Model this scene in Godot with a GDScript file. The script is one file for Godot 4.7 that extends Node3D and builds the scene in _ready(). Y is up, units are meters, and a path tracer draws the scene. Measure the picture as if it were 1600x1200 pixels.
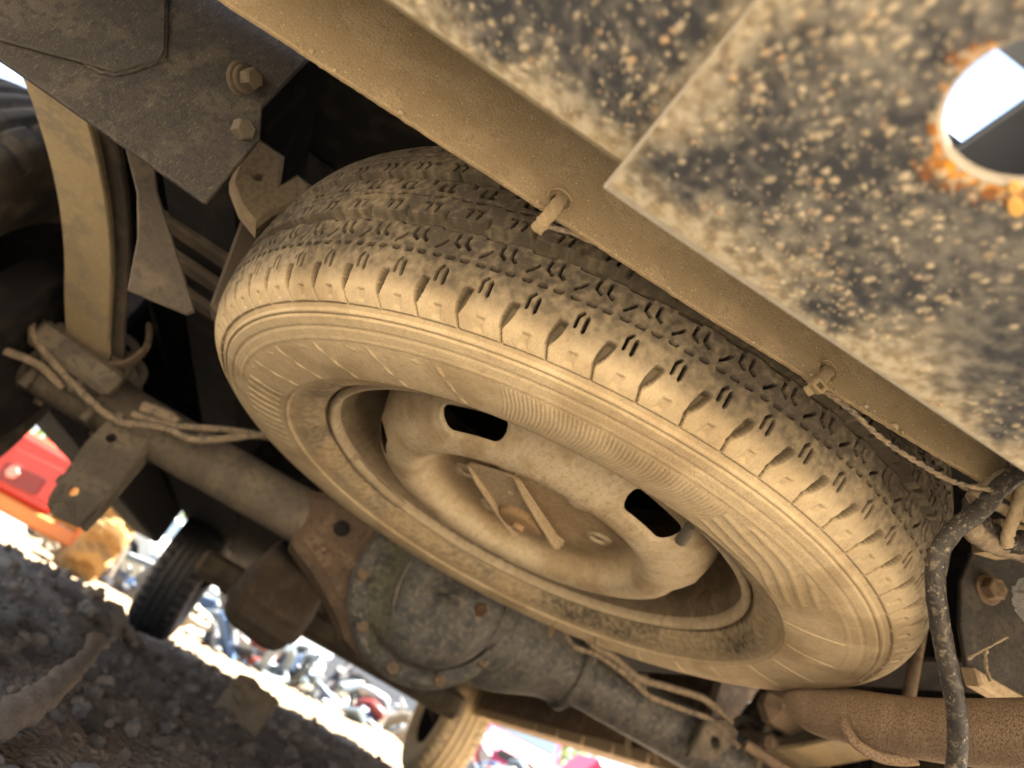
extends Node3D

# ---------------------------------------------------------------- geometry collector
class Geo:
	var v := PackedVector3Array()
	var n := PackedVector3Array()
	var c := PackedColorArray()
	var ix := PackedInt32Array()
	var col := Color(1, 1, 1)

	func vert(p: Vector3, nn: Vector3) -> int:
		v.append(p); n.append(nn); c.append(col)
		return v.size() - 1

	func tri_ids(a: int, b: int, d: int) -> void:
		ix.append(a); ix.append(d); ix.append(b)

	# flat polygon turned so that it looks along «out»
	func face(pts: Array, out: Vector3) -> void:
		var nn: Vector3 = (pts[1] - pts[0]).cross(pts[2] - pts[0])
		if nn.length_squared() < 1e-20 and pts.size() > 3:
			nn = (pts[2] - pts[0]).cross(pts[3] - pts[0])
		nn = nn.normalized()
		var flip := nn.dot(out) < 0.0
		if flip:
			nn = -nn
		var first := v.size()
		for p in pts:
			vert(p, nn)
		for k in range(1, pts.size() - 1):
			if flip:
				tri_ids(first, first + k + 1, first + k)
			else:
				tri_ids(first, first + k, first + k + 1)

	func box(center: Vector3, size: Vector3, basis := Basis(), bevel := 0.0) -> void:
		var h := size * 0.5
		var b: float = min(bevel, min(h.x, min(h.y, h.z)) * 0.9)
		var sg := [-1.0, 1.0]
		if b <= 0.0:
			b = 0.00001
		var cp := func(sx: float, sy: float, sz: float, ax: int) -> Vector3:
			var p := Vector3(sx * (h.x - b), sy * (h.y - b), sz * (h.z - b))
			if ax == 0: p.x = sx * h.x
			elif ax == 1: p.y = sy * h.y
			else: p.z = sz * h.z
			return center + basis * p
		for s in sg:
			face([cp.call(s, -1, -1, 0), cp.call(s, 1, -1, 0), cp.call(s, 1, 1, 0), cp.call(s, -1, 1, 0)], basis * Vector3(s, 0, 0))
			face([cp.call(-1, s, -1, 1), cp.call(1, s, -1, 1), cp.call(1, s, 1, 1), cp.call(-1, s, 1, 1)], basis * Vector3(0, s, 0))
			face([cp.call(-1, -1, s, 2), cp.call(1, -1, s, 2), cp.call(1, 1, s, 2), cp.call(-1, 1, s, 2)], basis * Vector3(0, 0, s))
		if bevel <= 0.0:
			return
		for s in sg:
			for t in sg:
				face([cp.call(s, t, -1, 0), cp.call(s, t, 1, 0), cp.call(s, t, 1, 1), cp.call(s, t, -1, 1)], basis * Vector3(s, t, 0))
				face([cp.call(s, -1, t, 0), cp.call(s, 1, t, 0), cp.call(s, 1, t, 2), cp.call(s, -1, t, 2)], basis * Vector3(s, 0, t))
				face([cp.call(-1, s, t, 1), cp.call(1, s, t, 1), cp.call(1, s, t, 2), cp.call(-1, s, t, 2)], basis * Vector3(0, s, t))
				for u in sg:
					face([cp.call(s, t, u, 0), cp.call(s, t, u, 1), cp.call(s, t, u, 2)], basis * Vector3(s, t, u))

	# a polygon (x, y of xf) made solid from z0 to z1, its rim bevelled; holes are polygons inside it
	func prism(poly: PackedVector2Array, z0: float, z1: float, xf := Transform3D(), bevel := 0.0, holes := []) -> void:
		var p := poly.duplicate()
		if Geometry2D.is_polygon_clockwise(p):
			p.reverse()
		var hs := []
		for q in holes:
			var hq: PackedVector2Array = q.duplicate()
			if not Geometry2D.is_polygon_clockwise(hq):
				hq.reverse()
			hs.append(hq)
		var rings := [p] + hs
		var inner := []
		for r in rings:
			inner.append(inset(r, bevel))
		var key: PackedVector2Array = inner[0]
		for k in range(1, inner.size()):
			key = keyhole(key, inner[k])
		var big := PackedVector2Array()
		for q in key:
			big.append(q * 1000.0)
		var t := Geometry2D.triangulate_polygon(big)
		if t.is_empty():
			push_warning("no triangles")
		for s in [0, 1]:
			var z := z1 if s == 1 else z0
			var nn: Vector3 = (xf.basis * Vector3(0, 0, 1 if s == 1 else -1)).normalized()
			var first := v.size()
			for q in key:
				vert(xf * Vector3(q.x, q.y, z), nn)
			for k in range(0, t.size(), 3):
				var a := key[t[k]]
				var b := key[t[k + 1]]
				var d := key[t[k + 2]]
				var ccw := (b - a).cross(d - a) > 0.0
				if ccw == (s == 1):
					tri_ids(first + t[k], first + t[k + 1], first + t[k + 2])
				else:
					tri_ids(first + t[k], first + t[k + 2], first + t[k + 1])
		for k in rings.size():
			var r: PackedVector2Array = rings[k]
			var q: PackedVector2Array = inner[k]
			var m := r.size()
			for j in m:
				var j2 := (j + 1) % m
				var d := r[j2] - r[j]
				if d.length_squared() < 1e-14:
					continue
				var o: Vector3 = xf.basis * Vector3(d.y, -d.x, 0)
				face([xf * Vector3(r[j].x, r[j].y, z0 + bevel), xf * Vector3(r[j2].x, r[j2].y, z0 + bevel), xf * Vector3(r[j2].x, r[j2].y, z1 - bevel), xf * Vector3(r[j].x, r[j].y, z1 - bevel)], o)
				if bevel > 0.0:
					var up: Vector3 = xf.basis * Vector3(0, 0, 1)
					face([xf * Vector3(r[j].x, r[j].y, z1 - bevel), xf * Vector3(r[j2].x, r[j2].y, z1 - bevel), xf * Vector3(q[j2].x, q[j2].y, z1), xf * Vector3(q[j].x, q[j].y, z1)], o.normalized() + up)
					face([xf * Vector3(r[j].x, r[j].y, z0 + bevel), xf * Vector3(r[j2].x, r[j2].y, z0 + bevel), xf * Vector3(q[j2].x, q[j2].y, z0), xf * Vector3(q[j].x, q[j].y, z0)], o.normalized() - up)

	func inset(p: PackedVector2Array, b: float) -> PackedVector2Array:
		if b <= 0.0:
			return p
		var o := PackedVector2Array()
		var m := p.size()
		for j in m:
			var e0 := (p[j] - p[(j + m - 1) % m]).normalized()
			var e1 := (p[(j + 1) % m] - p[j]).normalized()
			var n0 := Vector2(-e0.y, e0.x)
			var n1 := Vector2(-e1.y, e1.x)
			var s := n0 + n1
			o.append(p[j] + s * (b / maxf(0.4, 1.0 + n0.dot(n1))))
		return o

	func keyhole(p: PackedVector2Array, h: PackedVector2Array) -> PackedVector2Array:
		var bi := 0
		var bj := 0
		var bd := 1e9
		for i in p.size():
			for j in h.size():
				var d := p[i].distance_squared_to(h[j])
				if d < bd:
					bd = d; bi = i; bj = j
		var o := PackedVector2Array()
		for i in bi + 1:
			o.append(p[i])
		for k in h.size():
			o.append(h[(bj + k) % h.size()])
		# the way back runs a hair beside the way in
		var away := (h[bj] - p[bi]).orthogonal().normalized() * 0.000004
		var last := h[(bj + h.size() - 1) % h.size()]
		if (last - h[bj]).dot(away) < 0.0:
			away = -away
		o.append(h[bj] + (last - h[bj]).normalized() * 0.000004)
		o.append(p[bi] + (p[(bi + 1) % p.size()] - p[bi]).normalized() * 0.000004)
		for i in range(bi + 1, p.size()):
			o.append(p[i])
		return o

	# a grid of points with smooth normals; pos[row][column] flattened
	func sheet(pos: PackedVector3Array, rows: int, cols: int, wrap: bool, flip := false, cols_given := PackedColorArray()) -> void:
		var first := v.size()
		var nn := PackedVector3Array()
		nn.resize(pos.size())
		for r in rows:
			var ra := maxi(r - 1, 0) * cols
			var rb := mini(r + 1, rows - 1) * cols
			for q in cols:
				var qa := (q + cols - 1) % cols if wrap else maxi(q - 1, 0)
				var qb := (q + 1) % cols if wrap else mini(q + 1, cols - 1)
				var o := r * cols
				var d := (pos[o + qb] - pos[o + qa]).cross(pos[rb + q] - pos[ra + q])
				if d.length_squared() < 1e-24:
					d = (pos[o + qb] - pos[o + qa]).cross(pos[rb + (q + 1) % cols] - pos[ra + q])
				d = d.normalized()
				nn[o + q] = -d if flip else d
		v.append_array(pos)
		n.append_array(nn)
		if cols_given.size() == pos.size():
			c.append_array(cols_given)
		else:
			var cc := PackedColorArray()
			cc.resize(pos.size())
			cc.fill(col)
			c.append_array(cc)
		var last := cols if wrap else cols - 1
		for r in rows - 1:
			for q in last:
				var a := first + r * cols + q
				var b := first + r * cols + (q + 1) % cols
				var d := a + cols
				var e := b + cols
				if flip:
					ix.append(a); ix.append(b); ix.append(d)
					ix.append(b); ix.append(e); ix.append(d)
				else:
					ix.append(a); ix.append(d); ix.append(b)
					ix.append(b); ix.append(d); ix.append(e)

	func lathe(prof: PackedVector2Array, segs: int, xf := Transform3D(), flip := false) -> void:
		# prof: (radius, height along xf's y)
		var pos := PackedVector3Array()
		for p in prof:
			for k in segs:
				var a := TAU * k / segs
				pos.append(xf * Vector3(p.x * cos(a), p.y, -p.x * sin(a)))
		sheet(pos, prof.size(), segs, true, flip)

	func tube(pts: PackedVector3Array, radii: Array, sides := 12, caps := true, squash := 1.0, wob := 0.0) -> void:
		var m := pts.size()
		var t0 := (pts[1] - pts[0]).normalized()
		var side := t0.cross(Vector3.UP if absf(t0.y) < 0.9 else Vector3.RIGHT).normalized()
		var pos := PackedVector3Array()
		for k in m:
			var t := (pts[mini(k + 1, m - 1)] - pts[maxi(k - 1, 0)]).normalized()
			side = (side - t * side.dot(t)).normalized()
			var up := t.cross(side)
			var rr: float = radii[mini(k, radii.size() - 1)]
			for j in sides:
				var a := TAU * j / sides
				var w := rr * (1.0 + wob * sin(k * 2.3 + j * 1.7) * sin(k * 0.7))
				pos.append(pts[k] + side * (cos(a) * w) + up * (sin(a) * w * squash))
		sheet(pos, m, sides, true)
		if caps:
			for e in [0, m - 1]:
				var q := []
				for j in sides:
					q.append(pos[e * sides + j])
				face(q, (pts[0] - pts[1]) if e == 0 else (pts[m - 1] - pts[m - 2]))

	func rod(a: Vector3, b: Vector3, r: float, sides := 14, chamfer := 0.0) -> void:
		if chamfer > 0.0:
			var d := (b - a).normalized() * chamfer
			tube(PackedVector3Array([a, a + d, b - d, b]), [r - chamfer, r, r, r - chamfer], sides)
		else:
			tube(PackedVector3Array([a, b]), [r], sides)

	# hexagon bolt head with washer; sits at p and points along d
	func bolt(p: Vector3, d: Vector3, across: float, high: float, washer := 0.0, spin := 0.3) -> void:
		d = d.normalized()
		var x := d.cross(Vector3.UP if absf(d.y) < 0.9 else Vector3.RIGHT).normalized()
		var xf := Transform3D(Basis(x, d.cross(x), d), p)
		var base := 0.0
		if washer > 0.0:
			var w := PackedVector2Array()
			for k in 24:
				w.append(Vector2(washer, 0).rotated(TAU * k / 24))
			prism(w, 0.0, 0.003, xf, 0.0007)
			base = 0.003
		var h := PackedVector2Array()
		for k in 6:
			h.append(Vector2(across * 0.577, 0).rotated(TAU * k / 6 + spin))
		prism(h, base, base + high, xf, high * 0.12)

	func done(m: Material) -> ArrayMesh:
		var a := []
		a.resize(Mesh.ARRAY_MAX)
		a[Mesh.ARRAY_VERTEX] = v
		a[Mesh.ARRAY_NORMAL] = n
		a[Mesh.ARRAY_COLOR] = c
		a[Mesh.ARRAY_INDEX] = ix
		var mesh := ArrayMesh.new()
		mesh.add_surface_from_arrays(Mesh.PRIMITIVE_TRIANGLES, a)
		mesh.surface_set_material(0, m)
		return mesh

# ---------------------------------------------------------------- naming helpers
func thing(called: String, label: String, category: String, at := Vector3.ZERO, group := "") -> Node3D:
	var o := Node3D.new()
	o.name = called
	o.position = at
	add_child(o, true)
	tag(o, label, category, group)
	return o

func tag(o: Node, label: String, category: String, group := "") -> void:
	o.set_meta("label", label)
	o.set_meta("category", category)
	if group != "":
		o.set_meta("group", group)

# geometry is written in the place's own coordinates; the node moves it under its parent
func part(called: String, g: Geo, m: Material, parent: Node3D) -> MeshInstance3D:
	var o := MeshInstance3D.new()
	o.name = called
	o.mesh = g.done(m)
	var p := Vector3.ZERO
	var q: Node = parent
	while q != self:
		p += (q as Node3D).position
		q = q.get_parent()
	o.position = -p
	parent.add_child(o, true)
	return o

func single(called: String, g: Geo, m: Material, label: String, category: String, group := "") -> MeshInstance3D:
	var o := MeshInstance3D.new()
	o.name = called
	o.mesh = g.done(m)
	add_child(o, true)
	tag(o, label, category, group)
	return o

func structure(called: String, g: Geo, m: Material) -> MeshInstance3D:
	var o := MeshInstance3D.new()
	o.name = called
	o.mesh = g.done(m)
	o.set_meta("kind", "structure")
	add_child(o, true)
	return o

func spline(p: Array, per: int) -> PackedVector3Array:
	var o := PackedVector3Array()
	for k in p.size() - 1:
		var a: Vector3 = p[maxi(k - 1, 0)]
		var b: Vector3 = p[k]
		var d: Vector3 = p[k + 1]
		var e: Vector3 = p[mini(k + 2, p.size() - 1)]
		for j in per:
			o.append(b.cubic_interpolate(d, a, e, float(j) / per))
	o.append(p[p.size() - 1])
	return o

func spline2(p: Array, per: int) -> PackedVector2Array:
	var o := PackedVector2Array()
	for k in p.size() - 1:
		var a: Vector2 = p[maxi(k - 1, 0)]
		var b: Vector2 = p[k]
		var d: Vector2 = p[k + 1]
		var e: Vector2 = p[mini(k + 2, p.size() - 1)]
		for j in per:
			o.append(b.cubic_interpolate(d, a, e, float(j) / per))
	o.append(p[p.size() - 1])
	return o

func v2(a: Array) -> PackedVector2Array:
	var o := PackedVector2Array()
	for k in range(0, a.size(), 2):
		o.append(Vector2(a[k], a[k + 1]))
	return o

func circle(x: float, y: float, r: float, m := 20) -> PackedVector2Array:
	var o := PackedVector2Array()
	for k in m:
		o.append(Vector2(x + r * cos(TAU * k / m), y + r * sin(TAU * k / m)))
	return o

func rounded(w: float, h: float, r: float, m := 5) -> PackedVector2Array:
	var o := PackedVector2Array()
	for q in 4:
		var cx := (w / 2 - r) * (1 if q == 0 or q == 3 else -1)
		var cy := (h / 2 - r) * (1 if q < 2 else -1)
		for k in m + 1:
			var a := PI / 2 * (q + float(k) / m)
			o.append(Vector2(cx + r * cos(a), cy + r * sin(a)))
	return o

# the plane x, y with the sheet growing along +z or, for "floor", the plane x, -z growing along y
func lying(y: float) -> Transform3D:
	return Transform3D(Basis(Vector3(1, 0, 0), Vector3(0, 0, -1), Vector3(0, 1, 0)), Vector3(0, y, 0))

func sideways(x: float) -> Transform3D: # polygon (z reversed, y), growing along x
	return Transform3D(Basis(Vector3(0, 0, -1), Vector3(0, 1, 0), Vector3(1, 0, 0)), Vector3(x, 0, 0))

# ---------------------------------------------------------------- textures and materials
var grains := {}

func grain(seed_: int, freq: float, octaves: int, size: int, kind := FastNoiseLite.TYPE_SIMPLEX_SMOOTH, ridged := false) -> PackedByteArray:
	var key := "%d %f %d %d %d %s" % [seed_, freq, octaves, size, kind, ridged]
	if not grains.has(key):
		var f := FastNoiseLite.new()
		f.noise_type = kind
		f.seed = seed_
		f.frequency = freq
		f.fractal_type = FastNoiseLite.FRACTAL_RIDGED if ridged else FastNoiseLite.FRACTAL_FBM
		f.fractal_octaves = octaves
		var im := f.get_seamless_image(size, size)
		im.convert(Image.FORMAT_L8)
		grains[key] = im.get_data()
	return grains[key]

func image_of(rgb: PackedByteArray, size: int) -> ImageTexture:
	var im := Image.create_from_data(size, size, false, Image.FORMAT_RGB8, rgb)
	return ImageTexture.create_from_image(im)

# layers: [grain bytes, low, high, linear colour, amount]
func paint(size: int, base: Color, layers: Array) -> PackedByteArray:
	var b := base.linear_to_srgb()
	var o := PackedByteArray()
	o.resize(size * size * 3)
	var total := size * size
	var cr := PackedFloat32Array()
	var cg := PackedFloat32Array()
	var cb := PackedFloat32Array()
	cr.resize(total); cg.resize(total); cb.resize(total)
	cr.fill(b.r); cg.fill(b.g); cb.fill(b.b)
	for l in layers:
		var g: PackedByteArray = l[0]
		var q: Color = (l[3] as Color).linear_to_srgb()
		var lut := PackedFloat32Array()
		for k in 256:
			lut.append(smoothstep(l[1], l[2], k / 255.0) * l[4])
		for k in total:
			var w := lut[g[k]]
			if w > 0.003:
				cr[k] += (q.r - cr[k]) * w
				cg[k] += (q.g - cg[k]) * w
				cb[k] += (q.b - cb[k]) * w
	for k in total:
		o[k * 3] = int(clampf(cr[k], 0, 1) * 255.0)
		o[k * 3 + 1] = int(clampf(cg[k], 0, 1) * 255.0)
		o[k * 3 + 2] = int(clampf(cb[k], 0, 1) * 255.0)
	return o

# soft spots stamped over a picture
func splat(rgb: PackedByteArray, size: int, x: float, y: float, rx: float, ry: float, turn: float, color: Color, amount: float, soft := 0.35) -> void:
	var q := color.linear_to_srgb()
	var r := maxf(rx, ry) + 1.0
	var ca := cos(turn)
	var sa := sin(turn)
	for j in range(int(y - r), int(y + r) + 2):
		for i in range(int(x - r), int(x + r) + 2):
			var dx := i - x
			var dy := j - y
			var d := sqrt(pow((dx * ca + dy * sa) / rx, 2.0) + pow((dy * ca - dx * sa) / ry, 2.0))
			if d >= 1.0:
				continue
			var w := smoothstep(1.0, 1.0 - soft, d) * amount
			var k := (posmod(j, size) * size + posmod(i, size)) * 3
			rgb[k] = int(lerpf(rgb[k], q.r * 255.0, w))
			rgb[k + 1] = int(lerpf(rgb[k + 1], q.g * 255.0, w))
			rgb[k + 2] = int(lerpf(rgb[k + 2], q.b * 255.0, w))

func grey_tex(g: PackedByteArray, size: int) -> ImageTexture:
	return ImageTexture.create_from_image(Image.create_from_data(size, size, false, Image.FORMAT_L8, g))

func material(tex: Texture2D, tile: float, rough := 0.9, metal := 0.0, bump: Texture2D = null, bump_cm := 0.05, tint := Color(1, 1, 1)) -> StandardMaterial3D:
	var m := StandardMaterial3D.new()
	m.albedo_color = tint.linear_to_srgb()
	m.albedo_texture = tex
	m.roughness = rough
	m.metallic = metal
	m.uv1_triplanar = true
	m.uv1_scale = Vector3.ONE / tile
	m.vertex_color_use_as_albedo = true
	m.metallic_specular = 0.3
	if bump:
		m.heightmap_enabled = true
		m.heightmap_texture = bump
		m.heightmap_scale = bump_cm
	return m

func plain(c: Color, rough := 0.85, metal := 0.0) -> StandardMaterial3D:
	var m := StandardMaterial3D.new()
	m.albedo_color = c.linear_to_srgb()
	m.roughness = rough
	m.metallic = metal
	m.vertex_color_use_as_albedo = true
	return m

var M := {}

func make_materials() -> void:
	var S := 512
	var cloud := grain(1, 0.008, 4, S)
	var cloud2 := grain(2, 0.015, 4, S)
	var mid := grain(3, 0.04, 3, S)
	var mid2 := grain(4, 0.06, 3, S)
	var fine := grain(5, 0.16, 2, S)
	var fine2 := grain(6, 0.3, 2, S)
	var fine_t := grey_tex(fine, S)
	var mid_t := grey_tex(mid2, S)
	var dust := Color(0.50, 0.345, 0.165)
	# rubber: light wear on a white ground, the vertex colours carry dust, rubber and slit shade
	var p := paint(S, Color(0.64, 0.64, 0.64), [[cloud2, 0.4, 0.8, Color(0.74, 0.725, 0.70), 0.7], [mid, 0.5, 0.85, Color(0.50, 0.485, 0.47), 0.6], [fine, 0.55, 0.9, Color(0.44, 0.435, 0.43), 0.5], [fine2, 0.66, 0.85, Color(0.95, 0.93, 0.9), 0.7]])
	for k in 1500:
		splat(p, S, rnd(S), rnd(S), 0.7 + pow(rnd(), 3.0) * 1.4, 0.7 + rnd(0.5), rnd(3.0), Color(1, 0.97, 0.9), 0.35 + rnd(0.5), 0.6)
	M.tyre = material(image_of(p, S), 0.16, 0.93, 0.0, fine_t, 0.025)
	p = paint(S, Color(0.50, 0.415, 0.285), [[cloud, 0.35, 0.75, Color(0.58, 0.49, 0.35), 0.8], [cloud2, 0.5, 0.8, Color(0.41, 0.33, 0.215), 0.6], [mid2, 0.62, 0.8, Color(0.33, 0.24, 0.14), 0.6], [fine, 0.66, 0.85, Color(0.25, 0.15, 0.07), 0.5]])
	for k in 260:
		splat(p, S, rnd(S), rnd(S), 0.8 + rnd(1.8), 0.8 + rnd(1.4), rnd(3.0), Color(0.20, 0.10, 0.04), 0.55)
	M.disc = material(image_of(p, S), 0.17, 0.72, 0.15, mid_t, 0.02)
	p = paint(S, Color(0.19, 0.15, 0.10), [[cloud, 0.35, 0.75, Color(0.28, 0.22, 0.145), 0.9], [mid, 0.5, 0.8, Color(0.12, 0.095, 0.065), 0.7], [fine, 0.6, 0.85, Color(0.16, 0.10, 0.06), 0.4]])
	M.lip = material(image_of(paint(S, Color(0.40, 0.325, 0.22), [[cloud, 0.35, 0.75, Color(0.48, 0.40, 0.28), 0.9], [mid, 0.5, 0.8, Color(0.27, 0.21, 0.14), 0.6]]), S), 0.2, 0.65, 0.1, mid_t, 0.02)
	M.rim = material(image_of(p, S), 0.2, 0.7, 0.15, mid_t, 0.02)  # darker coat for the rim well, its deep shade painted in
	# crossmember: even fine tan dust with grains
	p = paint(S, Color(0.275, 0.208, 0.122), [[cloud, 0.35, 0.7, Color(0.33, 0.25, 0.15), 0.9], [mid, 0.55, 0.85, Color(0.225, 0.168, 0.10), 0.6], [fine, 0.6, 0.9, Color(0.19, 0.14, 0.085), 0.6], [fine2, 0.68, 0.9, Color(0.60, 0.48, 0.32), 0.7]])
	for k in 240:
		splat(p, S, rnd(S), rnd(S), 0.7 + rnd(1.2), 0.7 + rnd(1.0), rnd(3.0), Color(0.7, 0.55, 0.33), 0.8)
	for k in 26:
		splat(p, S, rnd(S), rnd(S), 3.0 + rnd(5.0), 3.0 + rnd(4.0), rnd(3.0), Color(0.47, 0.33, 0.15), 0.6, 0.8)
	M.dusty = material(image_of(p, S), 0.15, 0.95, 0.0, fine_t, 0.03)
	# dark scuffed plate
	p = paint(S, Color(0.050, 0.046, 0.043), [[cloud, 0.4, 0.8, Color(0.085, 0.075, 0.062), 0.8], [mid, 0.5, 0.8, Color(0.034, 0.032, 0.032), 0.7], [fine, 0.6, 0.85, Color(0.11, 0.095, 0.075), 0.55]])
	for k in 900:
		splat(p, S, rnd(S), rnd(S), 0.7 + rnd(0.5), 2.0 + rnd(7.0), -0.25 + rnd(0.5), Color(0.24, 0.19, 0.13), 0.16 + rnd(0.3))
	M.plate = material(image_of(p, S), 0.19, 0.62, 0.0, fine_t, 0.03)
	# grey-brown axle metal
	p = paint(S, Color(0.115, 0.098, 0.078), [[cloud, 0.35, 0.75, Color(0.18, 0.148, 0.108), 0.9], [mid, 0.5, 0.8, Color(0.085, 0.075, 0.065), 0.7], [fine, 0.6, 0.9, Color(0.26, 0.19, 0.12), 0.4]])
	M.axle = material(image_of(p, S), 0.28, 0.8, 0.1, mid_t, 0.05)
	p = paint(S, Color(0.085, 0.082, 0.078), [[cloud2, 0.35, 0.7, Color(0.042, 0.044, 0.048), 0.9], [mid, 0.5, 0.75, Color(0.17, 0.148, 0.112), 0.7], [fine, 0.6, 0.9, Color(0.27, 0.22, 0.15), 0.35]])
	M.cover = material(image_of(p, S), 0.26, 0.55, 0.1, mid_t, 0.05)
	p = paint(S, Color(0.155, 0.112, 0.078), [[cloud, 0.35, 0.75, Color(0.24, 0.175, 0.115), 0.9], [mid, 0.5, 0.8, Color(0.095, 0.072, 0.055), 0.7]])
	M.rusty = material(image_of(p, S), 0.25, 0.85, 0.1, mid_t, 0.05)
	p = paint(S, Color(0.40, 0.315, 0.19), [[cloud, 0.35, 0.75, Color(0.28, 0.24, 0.17), 0.9], [mid, 0.5, 0.8, Color(0.47, 0.37, 0.22), 0.6], [fine, 0.6, 0.9, Color(0.22, 0.17, 0.10), 0.4]])
	M.leaf = material(image_of(p, S), 0.3, 0.85, 0.05, mid_t, 0.04)
	# exhaust: brown with tight darker freckles
	p = paint(S, Color(0.255, 0.187, 0.13), [[cloud, 0.3, 0.8, Color(0.36, 0.275, 0.19), 0.8], [fine, 0.48, 0.62, Color(0.11, 0.068, 0.044), 0.9], [fine2, 0.6, 0.8, Color(0.40, 0.30, 0.2), 0.5]])
	M.exhaust = material(image_of(p, S), 0.16, 0.9, 0.1, fine_t, 0.03)
	# black hose with mud
	p = paint(S, Color(0.032, 0.029, 0.027), [[cloud2, 0.45, 0.8, Color(0.075, 0.064, 0.052), 0.8], [mid, 0.68, 0.78, Color(0.30, 0.235, 0.155), 0.8], [fine, 0.80, 0.9, Color(0.5, 0.42, 0.3), 0.7]])
	for k in 90:
		splat(p, S, rnd(S), rnd(S), 0.8 + rnd(1.8), 1.0 + rnd(2.6), rnd(3.0), Color(0.46, 0.37, 0.25), 0.9)
	M.hose = material(image_of(p, S), 0.11, 0.42, 0.0, mid_t, 0.05)
	p = paint(S, Color(0.24, 0.185, 0.125), [[cloud2, 0.4, 0.75, Color(0.11, 0.095, 0.082), 0.9], [mid, 0.5, 0.8, Color(0.38, 0.30, 0.2), 0.7]])
	M.loom = material(image_of(p, S), 0.12, 0.9, 0.0, mid_t, 0.08)
	# soil
	p = paint(S, Color(0.70, 0.70, 0.70), [[cloud2, 0.35, 0.75, Color(1.0, 0.96, 0.90), 0.8], [mid, 0.5, 0.8, Color(0.42, 0.41, 0.40), 0.8], [fine, 0.55, 0.85, Color(0.30, 0.29, 0.28), 0.6], [fine2, 0.66, 0.9, Color(1.0, 1.0, 1.0), 0.6]])
	M.soil = material(image_of(p, S), 0.35, 0.97, 0.0, mid_t, 0.6)
	p = paint(S, Color(0.82, 0.82, 0.82), [[cloud2, 0.35, 0.75, Color(1, 1, 1), 0.8], [mid, 0.55, 0.8, Color(0.60, 0.57, 0.53), 0.7], [fine, 0.6, 0.85, Color(0.5, 0.47, 0.43), 0.6]])
	M.stone = material(image_of(p, S), 0.12, 0.95, 0.0, mid_t, 0.1)
	M.rubber = material(image_of(paint(256, Color(0.050, 0.044, 0.038), [[grain(16, 0.02, 3, 256), 0.4, 0.75, Color(0.13, 0.105, 0.075), 0.8], [grain(17, 0.15, 2, 256), 0.6, 0.9, Color(0.03, 0.028, 0.026), 0.6]]), 256), 0.3, 0.9)
	M.can = material(image_of(paint(256, Color(0.075, 0.058, 0.043), [[grain(18, 0.02, 3, 256), 0.4, 0.75, Color(0.12, 0.093, 0.067), 0.8], [grain(19, 0.12, 2, 256), 0.6, 0.9, Color(0.045, 0.036, 0.03), 0.6]]), 256), 0.3, 0.8)
	M.dark = material(image_of(paint(256, Color(0.013, 0.0125, 0.013), [[grain(8, 0.03, 3, 256), 0.4, 0.8, Color(0.026, 0.023, 0.02), 0.9]]), 256), 0.4, 0.9)
	M.under = material(image_of(paint(256, Color(0.055, 0.044, 0.034), [[grain(9, 0.03, 3, 256), 0.4, 0.8, Color(0.10, 0.077, 0.053), 0.9]]), 256), 0.5, 0.9)
	M.pale = material(image_of(paint(256, Color(0.50, 0.41, 0.26), [[grain(12, 0.04, 3, 256), 0.4, 0.8, Color(0.36, 0.30, 0.20), 0.8], [grain(13, 0.2, 2, 256), 0.6, 0.9, Color(0.6, 0.5, 0.33), 0.6]]), 256), 0.06, 0.95, 0.0, mid_t, 0.03)
	M.cloth = material(image_of(paint(256, Color(0.13, 0.125, 0.12), [[grain(14, 0.05, 3, 256), 0.4, 0.8, Color(0.10, 0.095, 0.09), 0.8], [grain(15, 0.2, 2, 256), 0.6, 0.9, Color(0.42, 0.36, 0.27), 0.6]]), 256), 0.06, 0.95, 0.0, fine_t, 0.05)
	p = paint(S, Color(0.9, 0.9, 0.9), [[mid, 0.5, 0.8, Color(0.72, 0.72, 0.72), 0.7], [fine, 0.6, 0.9, Color(1, 1, 1), 0.7]])
	M.bumper = material(image_of(p, S), 0.1, 0.62, 0.0, fine_t, 0.015)
	M.black = plain(Color(0.02, 0.02, 0.022), 0.6)
	M.paint = plain(Color(1, 1, 1), 0.45)
	M.tan = material(image_of(paint(256, Color(0.40, 0.31, 0.20), [[grain(10, 0.04, 3, 256), 0.4, 0.8, Color(0.28, 0.215, 0.14), 0.8], [grain(11, 0.2, 2, 256), 0.6, 0.9, Color(0.55, 0.45, 0.31), 0.6]]), 256), 0.07, 0.9, 0.0, mid_t, 0.03)

var rng := RandomNumberGenerator.new()
func rnd(k := 1.0) -> float:
	return rng.randf() * k

# ---------------------------------------------------------------- the spare wheel
const Y0 := 0.32            # height of the shoulder line of its lower face
const PITCHES := 72
const COLS := 42            # columns to one pitch of the tread

func seg_dist(p: Vector2, a: Vector2, b: Vector2) -> float:
	var t := clampf((p - a).dot(b - a) / maxf((b - a).length_squared(), 1e-9), 0.0, 1.0)
	return p.distance_to(a + (b - a) * t)

func line_dist(p: Vector2, l: Array) -> float:
	var d := 1e9
	for k in l.size() - 1:
		d = minf(d, seg_dist(p, l[k], l[k + 1]))
	return d

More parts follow.
